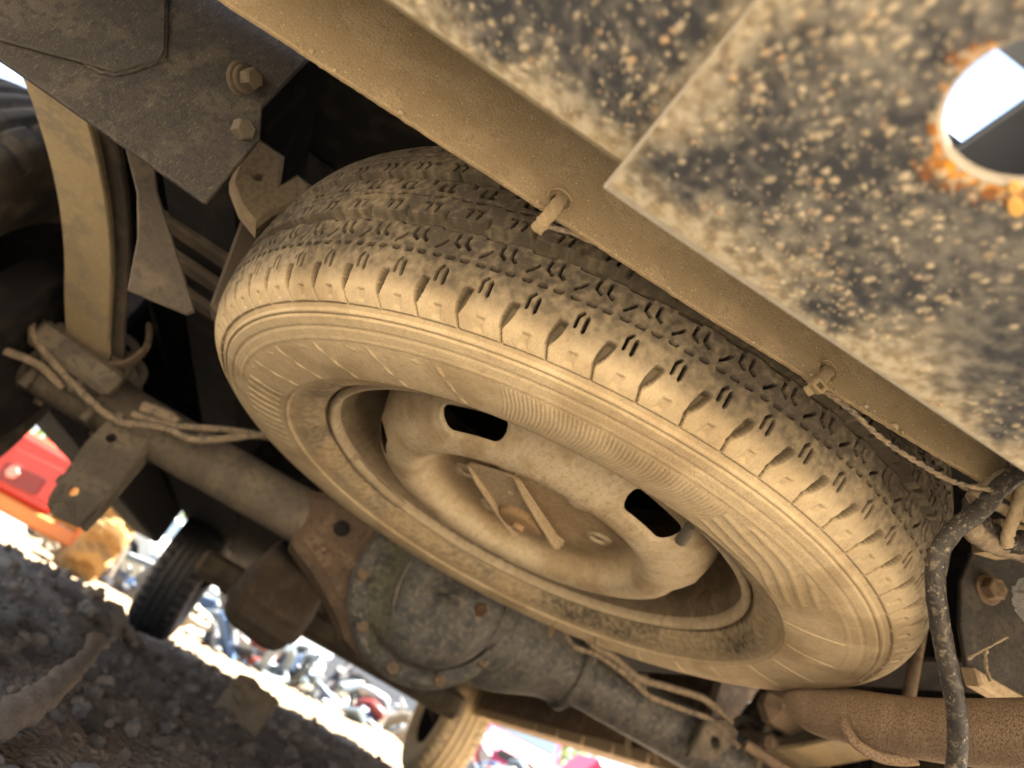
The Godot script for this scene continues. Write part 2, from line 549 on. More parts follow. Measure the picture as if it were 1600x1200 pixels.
# depth in millimetres of the tread at x (along the tread) and y (across it), for the lower half
func tread_depth(x: float, y: float, px: float) -> float:
	var d := 0.0
	var sipe := 0.0
	var strokes := [
		[[Vector2(10.0, 17.0), Vector2(10.0, 24.0), Vector2(12.0, 26.5)], 1.5],
		[[Vector2(15.2, 15.5), Vector2(15.2, 24.5)], 1.6],
		[[Vector2(2.0, 34.0), Vector2(6.4, 34.0)], 1.3], [[Vector2(11.2, 34.0), Vector2(15.8, 34.0)], 1.3], [[Vector2(20.6, 34.0), Vector2(25.0, 34.0)], 1.3],
		[[Vector2(1.5, 40.0), Vector2(6.8, 45.5)], 1.4],
		[[Vector2(12.6, 51.0), Vector2(12.0, 45.5), Vector2(15.6, 43.2)], 1.4], [[Vector2(19.4, 51.0), Vector2(18.8, 45.5), Vector2(22.4, 43.2)], 1.4],
		[[Vector2(8.4, 71.2), Vector2(11.8, 71.6), Vector2(10.4, 65.0)], 1.4], [[Vector2(15.0, 71.2), Vector2(18.4, 71.6), Vector2(17.0, 65.0)], 1.4],
		[[Vector2(2.0, 77.0), Vector2(6.4, 77.0)], 1.2], [[Vector2(11.2, 77.0), Vector2(15.8, 77.0)], 1.2],
	]
	for wrap in [-px, 0.0, px]:
		var p := Vector2(x + wrap, y)
		for s in strokes:
			sipe = maxf(sipe, 8.0 * clampf((s[1] * 0.42 - line_dist(p, s[0])) / 0.55 + 0.5, 0.0, 1.0))
		# shoulder groove: narrow below, wide and deep towards the tread
		if y < 19.0:
			var cx := 0.0
			if y < 0.0: cx = lerpf(1.4, -0.8, clampf((y + 9.0) / 9.0, 0, 1))
			elif y < 6.5: cx = lerpf(-0.8, 1.0, y / 6.5)
			else: cx = lerpf(1.0, 3.6, (y - 6.5) / 10.0)
			var w := 0.85 + 1.95 * smoothstep(-3.0, 9.0, y)
			var e := absf(p.x - cx) - w
			var cut := clampf(-e / 0.9 + 0.3, 0.0, 1.0) * smoothstep(18.0, 14.8, y)
			d = maxf(d, cut * lerpf(3.2, 7.8, smoothstep(-5.0, 9.0, y)) * smoothstep(-11.5, -9.5, y))
			# hollow in the side of each block
			var q := maxf(absf(p.x - 15.0 - 0.12 * y) - 3.4, absf(y + 2.0) - 4.6)
			d = maxf(d, 1.6 * clampf(-q / 1.6, 0.0, 1.0))
		if y < -9.6:
			d = maxf(d, 1.5)
		# main groove with stepped walls
		var lo := 53.2 + (1.9 if fposmod(p.x, px) > 14.0 else 0.0)
		var hi := 61.0
		var g := minf(y - lo, hi - y)
		d = maxf(d, 7.6 * clampf(g / 1.1 + 0.4, 0.0, 1.0))
		# wedge notch in the centre rib
		var nx := absf(p.x - 24.0 - (y - 61.0) * 0.25) - lerpf(2.3, 0.8, clampf((y - 61.0) / 5.5, 0, 1))
		if y > 60.0 and y < 67.0:
			d = maxf(d, 5.0 * clampf(-nx / 0.8 + 0.3, 0, 1) * smoothstep(67.0, 65.5, y))
	# slits count as negative so that they can be told from the grooves
	return -sipe if sipe > d else d

func spare_wheel() -> void:
	var root := thing("spare_wheel", "dusty spare wheel hung flat under the truck, steel disc facing down", "wheel", Vector3(0, Y0, 0))
	# profile of the outside, (radius, height) in metres from the lower bead round to the upper one
	var low := [Vector2(0.2045, 0.024), Vector2(0.2075, 0.0175), Vector2(0.211, 0.0115), Vector2(0.217, 0.0045), Vector2(0.226, -0.0015), Vector2(0.240, -0.0055), Vector2(0.256, -0.0070), Vector2(0.272, -0.0064), Vector2(0.285, -0.0045), Vector2(0.294, -0.0023), Vector2(0.302, 0.0), Vector2(0.3092, 0.0037)]
	var crown := [Vector2(0.3092, 0.0037), Vector2(0.3150, 0.0072), Vector2(0.3205, 0.0115), Vector2(0.3248, 0.0170), Vector2(0.3278, 0.0235), Vector2(0.3305, 0.034), Vector2(0.3330, 0.050), Vector2(0.3344, 0.066), Vector2(0.3347, 0.077)]
	var full := low.duplicate()
	for k in range(1, crown.size()):
		full.append(crown[k])
	for k in range(crown.size() - 2, -1, -1):
		full.append(Vector2(crown[k].x, 0.154 - crown[k].y))
	for k in range(low.size() - 2, -1, -1):
		full.append(Vector2(low[k].x, 0.154 - low[k].y))
	var dense := spline2(full, 80)
	# rows: fine over the tread and the lower side wall
	var rows := PackedVector2Array()
	var last := dense[0]
	rows.append(last)
	var run := 0.0
	for k in range(1, dense.size()):
		run += dense[k].distance_to(dense[k - 1])
		var step := 0.0008
		if dense[k].y > 0.130: step = 0.002 if dense[k].x > 0.31 else 0.008
		elif dense[k].x < 0.30 and dense[k].y < 0.03: step = 0.0013
		if run >= step:
			rows.append(dense[k])
			run = 0.0
	var nr := rows.size()
	var px := TAU * 0.333 / PITCHES * 1000.0
	# one pitch of the tread, worked out once
	var tile := PackedFloat32Array()
	tile.resize(nr * COLS)
	for r in nr:
		var q := rows[r]
		var y := q.y * 1000.0
		var up := y > 77.0
		var yy := 154.0 - y if up else y
		if q.x < 0.3055 or (up and q.x < 0.316):
			continue
		# across the shoulder go by the way along the profile rather than by height
		if yy < 20.5 and q.x < 0.3275:
			yy = 16.5 - q.distance_to(Vector2(0.3264, 0.154 - 0.0205 if up else 0.0205)) * 1000.0 * 1.09
		elif yy < 42.0:
			yy = lerpf(16.5, 42.0, (yy - 20.5) / 21.5)
		for k in COLS:
			var x := px * k / COLS
			tile[r * COLS + k] = tread_depth(px - x if up else x, yy, px)
	var noise := FastNoiseLite.new()
	noise.seed = 4
	noise.frequency = 9.0
	noise.fractal_octaves = 3
	var noise2 := FastNoiseLite.new()
	noise2.seed = 12
	noise2.frequency = 150.0
	noise2.fractal_octaves = 2
	# columns: fine on the side towards the bumper, coarser on the far side
	var cosn := PackedFloat32Array()
	var sinn := PackedFloat32Array()
	var angle := PackedFloat32Array()
	var step_of := PackedInt32Array()
	for q in PITCHES:
		var near := q < 39 or q > 63
		for k in range(0, COLS, 1 if near else 3):
			var a := TAU * (q + float(k) / COLS) / PITCHES
			angle.append(a)
			cosn.append(cos(a))
			sinn.append(sin(a))
			step_of.append(COLS - 1 - k)
	var nc := angle.size()
	var pos := PackedVector3Array()
	pos.resize(nr * nc)
	var cc := PackedColorArray()
	cc.resize(nr * nc)
	var rubber := Color(0.110, 0.094, 0.073)
	var dust := Color(0.72, 0.575, 0.370)
	var dust2 := Color(0.60, 0.465, 0.285)
	for r in nr:
		var q := rows[r]
		var tg := (rows[mini(r + 1, nr - 1)] - rows[maxi(r - 1, 0)]).normalized()
		var no := Vector2(tg.y, -tg.x)      # outward
		var wall := q.x < 0.3056 and q.y < 0.06
		var tread := smoothstep(0.3185, 0.3285, q.x)
		var bead := smoothstep(0.245, 0.222, q.x) if wall else 0.0
		for k in nc:
			var cut := tile[r * COLS + step_of[k]]
			var d := absf(cut) * 0.001
			var raise := 0.0
			var nz := 0.0
			if q.y < 0.15 or q.x > 0.3:
				nz = noise.get_noise_3d(q.x * cosn[k] * 1.0, q.y, q.x * sinn[k])
			if wall:
				raise = side_relief(q.x, angle[k], nz)
			else:
				# block edges are worn and uneven
				d *= 1.0 - 0.25 * clampf(nz * 2.0, 0.0, 1.0)
			var m := raise - d
			pos[r * nc + k] = Vector3((q.x + no.x * m) * cosn[k], q.y + no.y * m, (q.x + no.x * m) * sinn[k])
			# dust: thick on side wall and shoulder, rubbed off the crown
			var w := 1.0 - tread * (0.70 + 0.24 * smoothstep(0.022, 0.040, q.y)) + nz * 0.24
			if tread > 0.0 and tread < 1.0 or tread >= 1.0:
				w += noise2.get_noise_3d(q.x * cosn[k], q.y, q.x * sinn[k]) * 0.24 * tread
			if cut < -1.5:  # slits: their shade painted in, darker than the rubber
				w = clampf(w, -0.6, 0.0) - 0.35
			elif d > 0.0025:  # grooves take a darker colour too
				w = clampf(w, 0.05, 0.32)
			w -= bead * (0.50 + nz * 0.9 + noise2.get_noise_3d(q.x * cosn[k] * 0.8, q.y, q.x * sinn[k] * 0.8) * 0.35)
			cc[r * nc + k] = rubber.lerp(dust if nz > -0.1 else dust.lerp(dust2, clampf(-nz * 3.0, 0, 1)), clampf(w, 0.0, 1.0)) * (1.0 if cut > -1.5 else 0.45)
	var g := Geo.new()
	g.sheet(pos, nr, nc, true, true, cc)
	var local := Transform3D(Basis(), Vector3(0, Y0, 0))
	for k in g.v.size():
		g.v[k].y += Y0
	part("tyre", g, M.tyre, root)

	# rim: lip, flange, bead seat, well
	g = Geo.new()
	var rp := spline2([Vector2(0.2062, 0.026), Vector2(0.2082, 0.0185), Vector2(0.2074, 0.0145), Vector2(0.2045, 0.0128), Vector2(0.2014, 0.0142), Vector2(0.2, 0.019), Vector2(0.1992, 0.028), Vector2(0.1955, 0.034), Vector2(0.1925, 0.039), Vector2(0.1905, 0.052), Vector2(0.186, 0.058), Vector2(0.178, 0.064), Vector2(0.1735, 0.075), Vector2(0.1725, 0.095), Vector2(0.174, 0.115), Vector2(0.188, 0.128), Vector2(0.196, 0.14), Vector2(0.204, 0.146)], 6)
	var lip := rp.slice(0, 34)
	g.lathe(lip, 256, local, true)
	var rim := part("rim", g, M.lip, root)
	g = Geo.new()
	g.lathe(rp.slice(33), 256, local, true)
	part("rim_well", g, M.rim, rim)

	# pressed steel disc with six slots and a lobed edge
	g = Geo.new()
	var dp := spline2([Vector2(0.0005, 0.0330), Vector2(0.020, 0.0335), Vector2(0.036, 0.0335), Vector2(0.060, 0.0335), Vector2(0.085, 0.0345), Vector2(0.098, 0.0325), Vector2(0.106, 0.0250), Vector2(0.113, 0.0145), Vector2(0.122, 0.0098), Vector2(0.134, 0.0098), Vector2(0.146, 0.0142), Vector2(0.156, 0.0215), Vector2(0.165, 0.0310), Vector2(0.1715, 0.043), Vector2(0.1745, 0.058), Vector2(0.1750, 0.076)], 16)
	var dn := dp.size()
	var dc := 900
	var dpos := PackedVector3Array()
	var gone := PackedByteArray()
	dpos.resize(dn * dc)
	gone.resize(dn * dc)
	var arc := PackedFloat32Array()
	arc.append(0)
	for r in range(1, dn):
		arc.append(arc[r - 1] + dp[r].distance_to(dp[r - 1]))
	var mid := 0.0
	for r in dn:
		if dp[r].x < 0.1565:
			mid = arc[r]
	var dcol := PackedColorArray()
	dcol.resize(dn * dc)
	for r in dn:
		for k in dc:
			var a := TAU * k / dc
			# six slots, the first at 10.5 degrees
			var rel := fposmod(a - deg_to_rad(10.5) + TAU / 12.0, TAU / 6.0) - TAU / 12.0
			var sx := rel * 0.157
			var sy := arc[r] - mid
			var q := Vector2(absf(sx), absf(sy)) - Vector2(0.0295 - 0.006, 0.0108 - 0.006)
			if sy < 0.0: q.x += 0.004 * clampf(-sy / 0.01, 0, 1)
			var sd := Vector2(maxf(q.x, 0), maxf(q.y, 0)).length() + minf(maxf(q.x, q.y), 0.0) - 0.006
			var rr := dp[r].x
			var hh := dp[r].y
			# move the vertices nearest the slot's edge onto it
			if absf(sd) < 0.0011 and absf(sx) < 0.03:
				var gv := Vector2(sx, sy)
				if q.x > 0.0 and q.y > 0.0:
					gv = Vector2(signf(sx) * q.x, signf(sy) * q.y).normalized()
				elif q.x > q.y:
					gv = Vector2(signf(sx), 0)
				else:
					gv = Vector2(0, signf(sy))
				a -= gv.x * sd / 0.157
				var s2 := arc[r] - gv.y * sd
				var rb := r
				while rb > 0 and arc[rb] > s2: rb -= 1
				while rb < dn - 2 and arc[rb + 1] < s2: rb += 1
				var t := (s2 - arc[rb]) / (arc[rb + 1] - arc[rb])
				rr = lerpf(dp[rb].x, dp[rb + 1].x, t)
				hh = lerpf(dp[rb].y, dp[rb + 1].y, t)
				sd = 0.0
			gone[r * dc + k] = 1 if sd < -0.0004 else 0
			# edge turned in round the slot; flange drawn in between the lobes
			hh += 0.0022 * smoothstep(0.0035, 0.0, sd)
			var lobe := 0.5 + 0.5 * cos(6.0 * (a - deg_to_rad(10.5)))
			rr -= 0.0090 * pow(lobe, 1.3) * smoothstep(0.160, 0.174, dp[r].x)
			dpos[r * dc + k] = Vector3(rr * cos(a), hh + Y0, rr * sin(a))
			var rust := clampf(noise.get_noise_3d(rr * cos(a) * 2.0, hh, rr * sin(a) * 2.0) * 1.6, 0.0, 0.6)
			dcol[r * dc + k] = Color(1.0, 1.0, 1.0).lerp(Color(0.66, 0.58, 0.47), rust).lerp(Color(0.74, 0.66, 0.56), smoothstep(0.112, 0.098, dp[r].x) * 0.7)
	g.sheet(dpos, dn, dc, true, true, dcol)
	var kept := PackedInt32Array()
	for k in range(0, g.ix.size(), 3):
		if gone[g.ix[k]] + gone[g.ix[k + 1]] + gone[g.ix[k + 2]] == 0:
			kept.append(g.ix[k]); kept.append(g.ix[k + 1]); kept.append(g.ix[k + 2])
	g.ix = kept
	var disc := part("wheel_disc", g, M.disc, root)
	# the inside of the wheel, closed above
	g = Geo.new()
	g.lathe(PackedVector2Array([Vector2(0.001, 0.15), Vector2(0.17, 0.148), Vector2(0.204, 0.146)]), 48, local, true)
	part("wheel_back", g, M.dark, root)
	# wheel nuts' seats: a raised collar round each of six holes
	for k in 6:
		var a := deg_to_rad(13.0 + 60.0 * k)
		g = Geo.new()
		var xf := Transform3D(Basis(Vector3(1, 0, 0), Vector3(0, 1, 0), Vector3(0, 0, 1)), Vector3(0.070 * cos(a), Y0 + 0.0336, 0.070 * sin(a)))
		g.lathe(PackedVector2Array([Vector2(0.0048, 0.006), Vector2(0.0062, -0.0006), Vector2(0.0085, -0.0022), Vector2(0.0112, -0.0018), Vector2(0.0132, 0.0010)]), 28, xf, true)
		g.col = Color(0.8, 0.7, 0.6)
		part("bolt_seat", g, M.disc, disc)
		g = Geo.new()
		g.lathe(PackedVector2Array([Vector2(0.0002, 0.002), Vector2(0.0052, 0.002)]), 16, xf, true)
		part("bolt_hole", g, M.rusty, disc)
	# valve stem standing in the slot on the right
	g = Geo.new()
	var va := Vector3(0.0840, Y0 + 0.0215, 0.1400)
	var vd := Vector3(-0.35, 0.20, 0.9).normalized()
	g.tube(PackedVector3Array([va, va + vd * 0.012, va + vd * 0.0125, va + vd * 0.0235, va + vd * 0.0245]), [0.0050, 0.0046, 0.0041, 0.0041, 0.0032], 14)
	part("valve_stem", g, plain(Color(0.12, 0.105, 0.085), 0.5), root)
	# clip-on balance weight along the lip at the far left
	g = Geo.new()
	var wp := PackedVector3Array()
	for k in 13:
		var a := deg_to_rad(214.0 + 29.0 * k / 12.0)
		wp.append(Vector3(0.2000 * cos(a), Y0 + 0.0160, 0.2000 * sin(a)))
	g.col = Color(0.85, 0.84, 0.82)
	g.tube(wp, [0.0055, 0.0072, 0.0074, 0.0074, 0.0072, 0.0074, 0.0066, 0.0074, 0.0072, 0.0074, 0.0074, 0.0072, 0.0055], 12, true, 0.8, 0.05)
	part("balance_weight", g, M.lip, root)

# channel shaped carrier plate that holds the wheel up through its hub hole
func carrier_plate() -> void:
	var root := thing("carrier_plate", "rusty carrier plate bearing on the hub of the spare wheel", "carrier plate", Vector3(-0.01, 0.353, -0.005))
	var g := Geo.new()
	var at := Transform3D(Basis(Vector3(0.70, 0, -0.714), Vector3(0.714, 0, 0.70), Vector3(0, -1, 0)), Vector3(-0.0115, 0.3480, -0.004))
	# local x runs along the plate, y across it, z down
	g.prism(v2([-0.069, -0.022, -0.063, -0.0300, 0.066, -0.0300, 0.070, -0.024, 0.070, 0.0265, -0.060, 0.0265, -0.066, 0.018]), 0.0, 0.0032, at, 0.0008, [circle(-0.030, 0.006, 0.0028, 10)])
	part("plate", g, M.tan, root)
	for s in [-1.0, 1.0]:
		g = Geo.new()
		g.col = Color(0.78, 0.74, 0.70)
		var up := Transform3D(at.basis * Basis(Vector3(1, 0, 0), Vector3(0, 0, 1), Vector3(0, -1, 0)), at * Vector3(0, 0.0250 * s + 0.0015, 0.003))
		g.prism(v2([-0.064, 0.0, 0.066, 0.0, 0.066, 0.005, 0.056, 0.0095, -0.040, 0.0055, -0.064, 0.002]), 0.0, 0.0030, up, 0.0008)
		part("flange", g, M.disc, root)
	g = Geo.new()
	var dome := Transform3D(Basis(Vector3(1, 0, 0), Vector3(0, -1, 0), Vector3(0, 0, -1)), at * Vector3(0.026, -0.004, 0.002))
	g.lathe(spline2([Vector2(0.0245, 0.0), Vector2(0.024, 0.004), Vector2(0.020, 0.0075), Vector2(0.010, 0.0085), Vector2(0.0003, 0.0087)], 5), 40, dome)
	g.col = Color(0.62, 0.50, 0.40)
	g.lathe(PackedVector2Array([Vector2(0.0055, 0.0085), Vector2(0.0055, 0.013), Vector2(0.0045, 0.014), Vector2(0.0002, 0.014)]), 16, dome)
	g.c.fill(Color(0.62, 0.50, 0.40))
	part("cup", g, M.disc, root)

# raised and sunk lines of the lower side wall, in metres
func side_relief(r: float, a: float, nz: float) -> float:
	var h := 0.0
	# cracked moulding line and the fine line inside it
	h -= 0.0014 * clampf(1.0 - absf(r - 0.3020 - nz * 0.0004) / 0.0011, 0.0, 1.0)
	h -= 0.0007 * clampf(1.0 - absf(r - 0.2930) / 0.0011, 0.0, 1.0)
	# ring ridges
	h += 0.0005 * smoothstep(0.0016, 0.0002, absf(r - 0.2835))
	h += 0.0008 * smoothstep(0.0012, 0.0002, absf(r - 0.2385))
	h -= 0.0016 * smoothstep(0.2385, 0.2370, r)
	# fans of ridges, a ribbed patch and a scored patch
	var deg := rad_to_deg(fposmod(a, TAU))
	if r > 0.2395 and r < 0.2830:
		var fade := smoothstep(0.2395, 0.2425, r) * smoothstep(0.2830, 0.2795, r)
		if deg > 116.0 and deg < 172.0 or deg > 212.0 and deg < 300.0:
			var s := fposmod(deg + 4.6 - (r - 0.26) * 75.0, 11.0) - 5.5
			h += 0.0009 * (0.55 + 0.45 * sin(deg * 1.7 + r * 300.0)) * clampf(1.5 - absf(s) * 2.6, 0.0, 1.0) * fade
			# little raised dashes between the ridges
			h += 0.0006 * smoothstep(0.8, 0.4, absf(s - 3.4)) * smoothstep(0.0012, 0.0004, absf(r - 0.276))
		elif deg > 300.0 or deg < 56.0:
			var s := fposmod(deg - 2.6 + (r - 0.26) * 75.0, 12.3) - 6.15
			h += (0.0008 if s > 0.0 else -0.0007) * clampf(1.5 - absf(s) * 2.4, 0.0, 1.0) * fade
		elif deg >= 172.0 and deg <= 212.0:
			var s := fposmod(deg, 3.4) - 1.7
			h += 0.0008 * clampf(1.4 - absf(s) * 2.6 - absf(fposmod(r * 130.0, 1.0) - 0.5), 0.0, 1.0) * (1.0 if r > 0.2455 and r < 0.2765 else 0.0)
		elif deg > 82.0 and deg < 114.0:
			var edge := (114.0 - deg) / 56.0
			if r < 0.2805 - edge * 0.004 and r > 0.2430:
				h += 0.0002 + 0.00020 * sin(deg * 10.5 + sin((r - 0.25) * 130.0) * 3.2)
		elif deg >= 57.0 and deg <= 82.0:
			var u := (82.0 - deg) / 25.0
			if r < 0.2775 + 0.004 * u and r > 0.2440 - 0.002 * u:
				h += 0.0006 * smoothstep(0.1, 0.7, sin((r - 0.25) * 620.0 + u * 13.0 + sin(u * 9.0) * 0.8))
	return h

# ---------------------------------------------------------------- the truck overhead
# underside of a bumper sheet: a fine sheet whose vertex colours carry black paint, dust along the edges and dried spray
func underside(g: Geo, x0: float, x1: float, z0: float, z1: float, y: float, edges: Array, hole: Vector3, s: int, step := 0.00075) -> void:
	var n := FastNoiseLite.new()
	n.seed = s
	n.frequency = 16.0
	n.fractal_octaves = 5
	n.fractal_gain = 0.6
	var n2 := FastNoiseLite.new()
	n2.seed = s + 1
	n2.frequency = 130.0
	n2.fractal_octaves = 3
	var nx := int((x1 - x0) / step) + 1
	var nz := int((z1 - z0) / step) + 1
	var cc := PackedColorArray()
	cc.resize(nx * nz)
	var pos := PackedVector3Array()
	pos.resize(nx * nz)
	var lift := PackedFloat32Array()
	lift.resize(nx * nz)
	var pale := Color(0.47, 0.415, 0.31)
	for j in nz:
		for k in nx:
			var x := x0 + (x1 - x0) * k / (nx - 1)
			var z := z0 + (z1 - z0) * j / (nz - 1)
			var a := n.get_noise_2d(x, z)
			var b := n2.get_noise_2d(x, z)
			var w := 0.07 + a * 0.10 + b * 0.13
			for e in edges:
				# [along z?, where, reach, strength]
				var d: float = absf((z if e[0] else x) - e[1])
				w += e[3] * exp(-pow(d / (e[2] * clampf(1.0 + a * 1.7, 0.3, 2.4)), 1.6))
			w = clampf(w + b * 0.35 * w, 0.0, 0.95)
			var c := Color(0.046, 0.049, 0.056).lerp(Color(0.105, 0.105, 0.105), clampf(0.5 + a * 1.4 + b * 0.7, 0, 1)).lerp(pale.lerp(Color(0.38, 0.305, 0.19), clampf(0.4 - b * 1.6, 0, 1)), w)
			if hole.z > 0.0:
				var hd := Vector2(x - hole.x, z - hole.y).length() - hole.z
				var ang := atan2(z - hole.y, x - hole.x)
				var near := exp(-pow((ang + 1.62) / 0.50, 2.0)) * 0.0085 + exp(-pow((absf(ang) - 3.0) / 0.35, 2.0)) * 0.0026 + exp(-pow((ang + 0.85) / 0.3, 2.0)) * 0.006
				var ru := smoothstep(near + 0.0008, near * 0.25, hd + b * 0.007 + a * 0.003) if near > 0.0012 else 0.0
				c = c.lerp(Color(0.26, 0.105, 0.035).lerp(Color(0.80, 0.34, 0.03), clampf(0.75 + b * 2.5 + a, 0, 1)), ru * 0.95)
			cc[j * nx + k] = c
	for q in int((x1 - x0) * (z1 - z0) * 260000.0):
		var cx := rnd() * (nx - 1)
		var cz := rnd() * (nz - 1)
		var dens := n.get_noise_2d(x0 + cx * step * 0.5 + 7.0, z0 + cz * step * 0.5)
		if rnd() > 0.55 + dens * 1.3:
			continue
		var r := (0.00019 + pow(rnd(), 5.0) * 0.0012) / step
		var long := 1.0 + rnd(0.8)
		var turn := 0.9 + rnd(0.8)
		var mud := Color(0.48, 0.41, 0.29).lerp(Color(0.46, 0.29, 0.16), pow(rnd(), 6.0))
		var amount := 0.35 + rnd(0.6)
		var m := int(r * long) + 2
		for j in range(maxi(int(cz) - m, 0), mini(int(cz) + m + 1, nz)):
			for k in range(maxi(int(cx) - m, 0), mini(int(cx) + m + 1, nx)):
				var dx := k - cx
				var dz := j - cz
				var u := (dx * cos(turn) + dz * sin(turn)) / (r * long)
				var v := (dz * cos(turn) - dx * sin(turn)) / r
				var w := smoothstep(1.15, 0.55, sqrt(u * u + v * v)) * amount
				if w > 0.0:
					cc[j * nx + k] = cc[j * nx + k].lerp(mud, w)
					lift[j * nx + k] = maxf(lift[j * nx + k], w * minf(r * step * 0.35, 0.0006))
	for j in nz:
		for k in nx:
			pos[j * nx + k] = Vector3(x0 + (x1 - x0) * k / (nx - 1), y - lift[j * nx + k], z0 + (z1 - z0) * j / (nz - 1))
	var first := g.ix.size()
	g.sheet(pos, nz, nx, false, true, cc)
	if hole.z > 0.0:
		var kept := g.ix.slice(0, first)
		for t in range(first, g.ix.size(), 3):
			var ok := true
			for e in 3:
				var p := g.v[g.ix[t + e]]
				if Vector2(p.x - hole.x, p.z - hole.y).length() < hole.z + 0.0008: ok = false
			if ok:
				kept.append(g.ix[t]); kept.append(g.ix[t + 1]); kept.append(g.ix[t + 2])
		g.ix = kept

func pickup_truck() -> void:
	var root := thing("pickup_truck", "old pickup truck seen from below behind its rear axle, dusty black bumper overhead", "truck", Vector3(0.08, 0, -1.7))
	# --- bumper: two sheets under it, the right one lapping over the left
	var bm: Material = M.bumper
	var dark := Color(0.05, 0.05, 0.052)
	var g := Geo.new()
	g.col = Color(0.36, 0.325, 0.27)
	g.prism(v2([-0.1395, -0.4322, -0.115, -0.4318, 0.10, -0.4345, 0.36, -0.4368, 0.62, -0.44, 0.62, -0.625, -0.1375, -0.625]), 0.3150, 0.3190, lying(0.0), 0.0011, [circle(-0.0665, -0.5365, 0.0208, 40)])
	underside(g, -0.1382, 0.16, 0.4362, 0.620, 0.3148, [[true, 0.4335, 0.0135, 0.95], [false, -0.1390, 0.013, 0.7]], Vector3(-0.0665, 0.5365, 0.0208), 31)
	var bumper := part("rear_bumper", g, bm, root)
	g = Geo.new()
	g.col = Color(0.20, 0.165, 0.11)
	g.prism(v2([-0.80, -0.4430, -0.1300, -0.4415, -0.1300, -0.625, -0.80, -0.625]), 0.3195, 0.3235, lying(0.0), 0.0011)
	underside(g, -0.32, -0.1315, 0.4445, 0.620, 0.3193, [[true, 0.4425, 0.0125, 0.95], [false, -0.1390, 0.008, 0.4]], Vector3.ZERO, 35)
	part("lower_sheet", g, bm, bumper)
	g = Geo.new()
	g.col = dark
	g.box(Vector3(-0.09, 0.40, 0.6275), Vector3(1.42, 0.17, 0.004), Basis(), 0.001)
	part("rear_face", g, bm, bumper)
	g = Geo.new()
	g.prism(v2([-0.80, -0.516, 0.62, -0.516, 0.62, -0.625, -0.80, -0.625]), 0.372, 0.376, lying(0.0), 0.0008)
	part("step_or_light_cover", g, plain(Color(0.16, 0.18, 0.20), 0.5), bumper)
	g = Geo.new()
	g.prism(v2([-0.0455, -0.455, 0.62, -0.455, 0.62, -0.515, -0.0455, -0.515]), 0.368, 0.3715, lying(0.0), 0.0008)
	part("step_or_light_cover", g, plain(Color(0.07, 0.08, 0.10), 0.5), bumper)
	g = Geo.new()
	g.prism(v2([-0.80, -0.364, 0.62, -0.364, 0.62, -0.515, 0.0, -0.515, 0.0, -0.452, -0.105, -0.452, -0.105, -0.515, -0.80, -0.515]), 0.412, 0.416, lying(0.0), 0.0008)
	part("step_or_light_cover", g, M.dark, bumper)  # cover added to keep skylight off the crossmember, only a notch left
	for q in [[-0.50, 0.78], [0.46, 0.74]]:
		g = Geo.new()
		g.box(Vector3(q[0], 0.50, 0.41), Vector3(q[1], 0.004, 0.43))
		part("step_or_light_cover", g, M.dark, bumper)  # added covers, unseen, shutting out skylight between bumper and bed
	for q in [[-0.0530, 0.5195, 0.0024, 0.0016, 0.5, Color(0.50, 0.31, 0.10)], [-0.0475, 0.5155, 0.0034, 0.0019, 0.5, Color(0.52, 0.30, 0.08)]]:
		g = Geo.new()
		var w := PackedVector2Array()
		for k in 18:
			var a := TAU * k / 18
			w.append(Vector2(q[0], -q[1]) + Vector2(q[2] * cos(a), q[3] * sin(a)).rotated(q[4]))
		g.prism(w, 0.3138, 0.3147, lying(0.0), 0.0003)
		part("rust_flake", g, plain(q[5], 0.95), bumper)

	# --- crossmember: a tan plate standing across, its lower edge a little higher to the right
	g = Geo.new()
	var holes := [rounded(0.0075, 0.0135, 0.0035)]
	var h1 := PackedVector2Array()
	var h2 := PackedVector2Array()
	for p in rounded(0.0080, 0.0080, 0.0038):
		h1.append(p + Vector2(-0.1462, 0.3625))
		h2.append(p + Vector2(0.0163, 0.3685))
	var low := v2([-0.52, 0.3455, -0.40, 0.3490, -0.2894, 0.3510, -0.2368, 0.3517, -0.143, 0.3536, -0.0569, 0.3553, 0.0141, 0.3589, 0.06, 0.3618, 0.1201, 0.3656, 0.20, 0.3695, 0.62, 0.385])
	var poly := PackedVector2Array()
	for k in low.size() - 1:
		for j in 24:
			var p := low[k].lerp(low[k + 1], j / 24.0)
			poly.append(p + Vector2(0, rnd(0.0006)))
	poly.append_array(v2([0.62, 0.385, 0.62, 0.52, -0.52, 0.52]))
	g.prism(poly, 0.3570, 0.3600, Transform3D(), 0.0006, [h1, h2])
	var cross := part("crossmember", g, M.dusty, root)
	g = Geo.new()
	g.box(Vector3(0.05, 0.5215, 0.327), Vector3(1.14, 0.003, 0.066))
	part("top_flange", g, M.dusty, cross)
	# grains of mud stuck along the lower edge
	g = Geo.new()
	for k in 90:
		var p: Vector2 = poly[int(rnd(230))]
		blob(g, Vector3(p.x, p.y + rnd(0.003), 0.3603), 0.0004 + pow(rnd(), 4.0) * 0.0016)
	var crumbs := part("mud_crumbs", g, M.tan, cross)
	crumbs.set_meta("kind", "stuff")

	# --- mounting plate at the left with its bolts
	g = Geo.new()
	g.prism(v2([-0.90, 0.3700, -0.4798, 0.3599, -0.3375, 0.3512, -0.3355, 0.3525, -0.3385, 0.4170, -0.352, 0.440, -0.352, 0.75, -0.90, 0.75]), 0.1750, 0.1800, Transform3D(), 0.001)
	var plate := part("mounting_plate", g, M.plate, root)
	g = Geo.new()
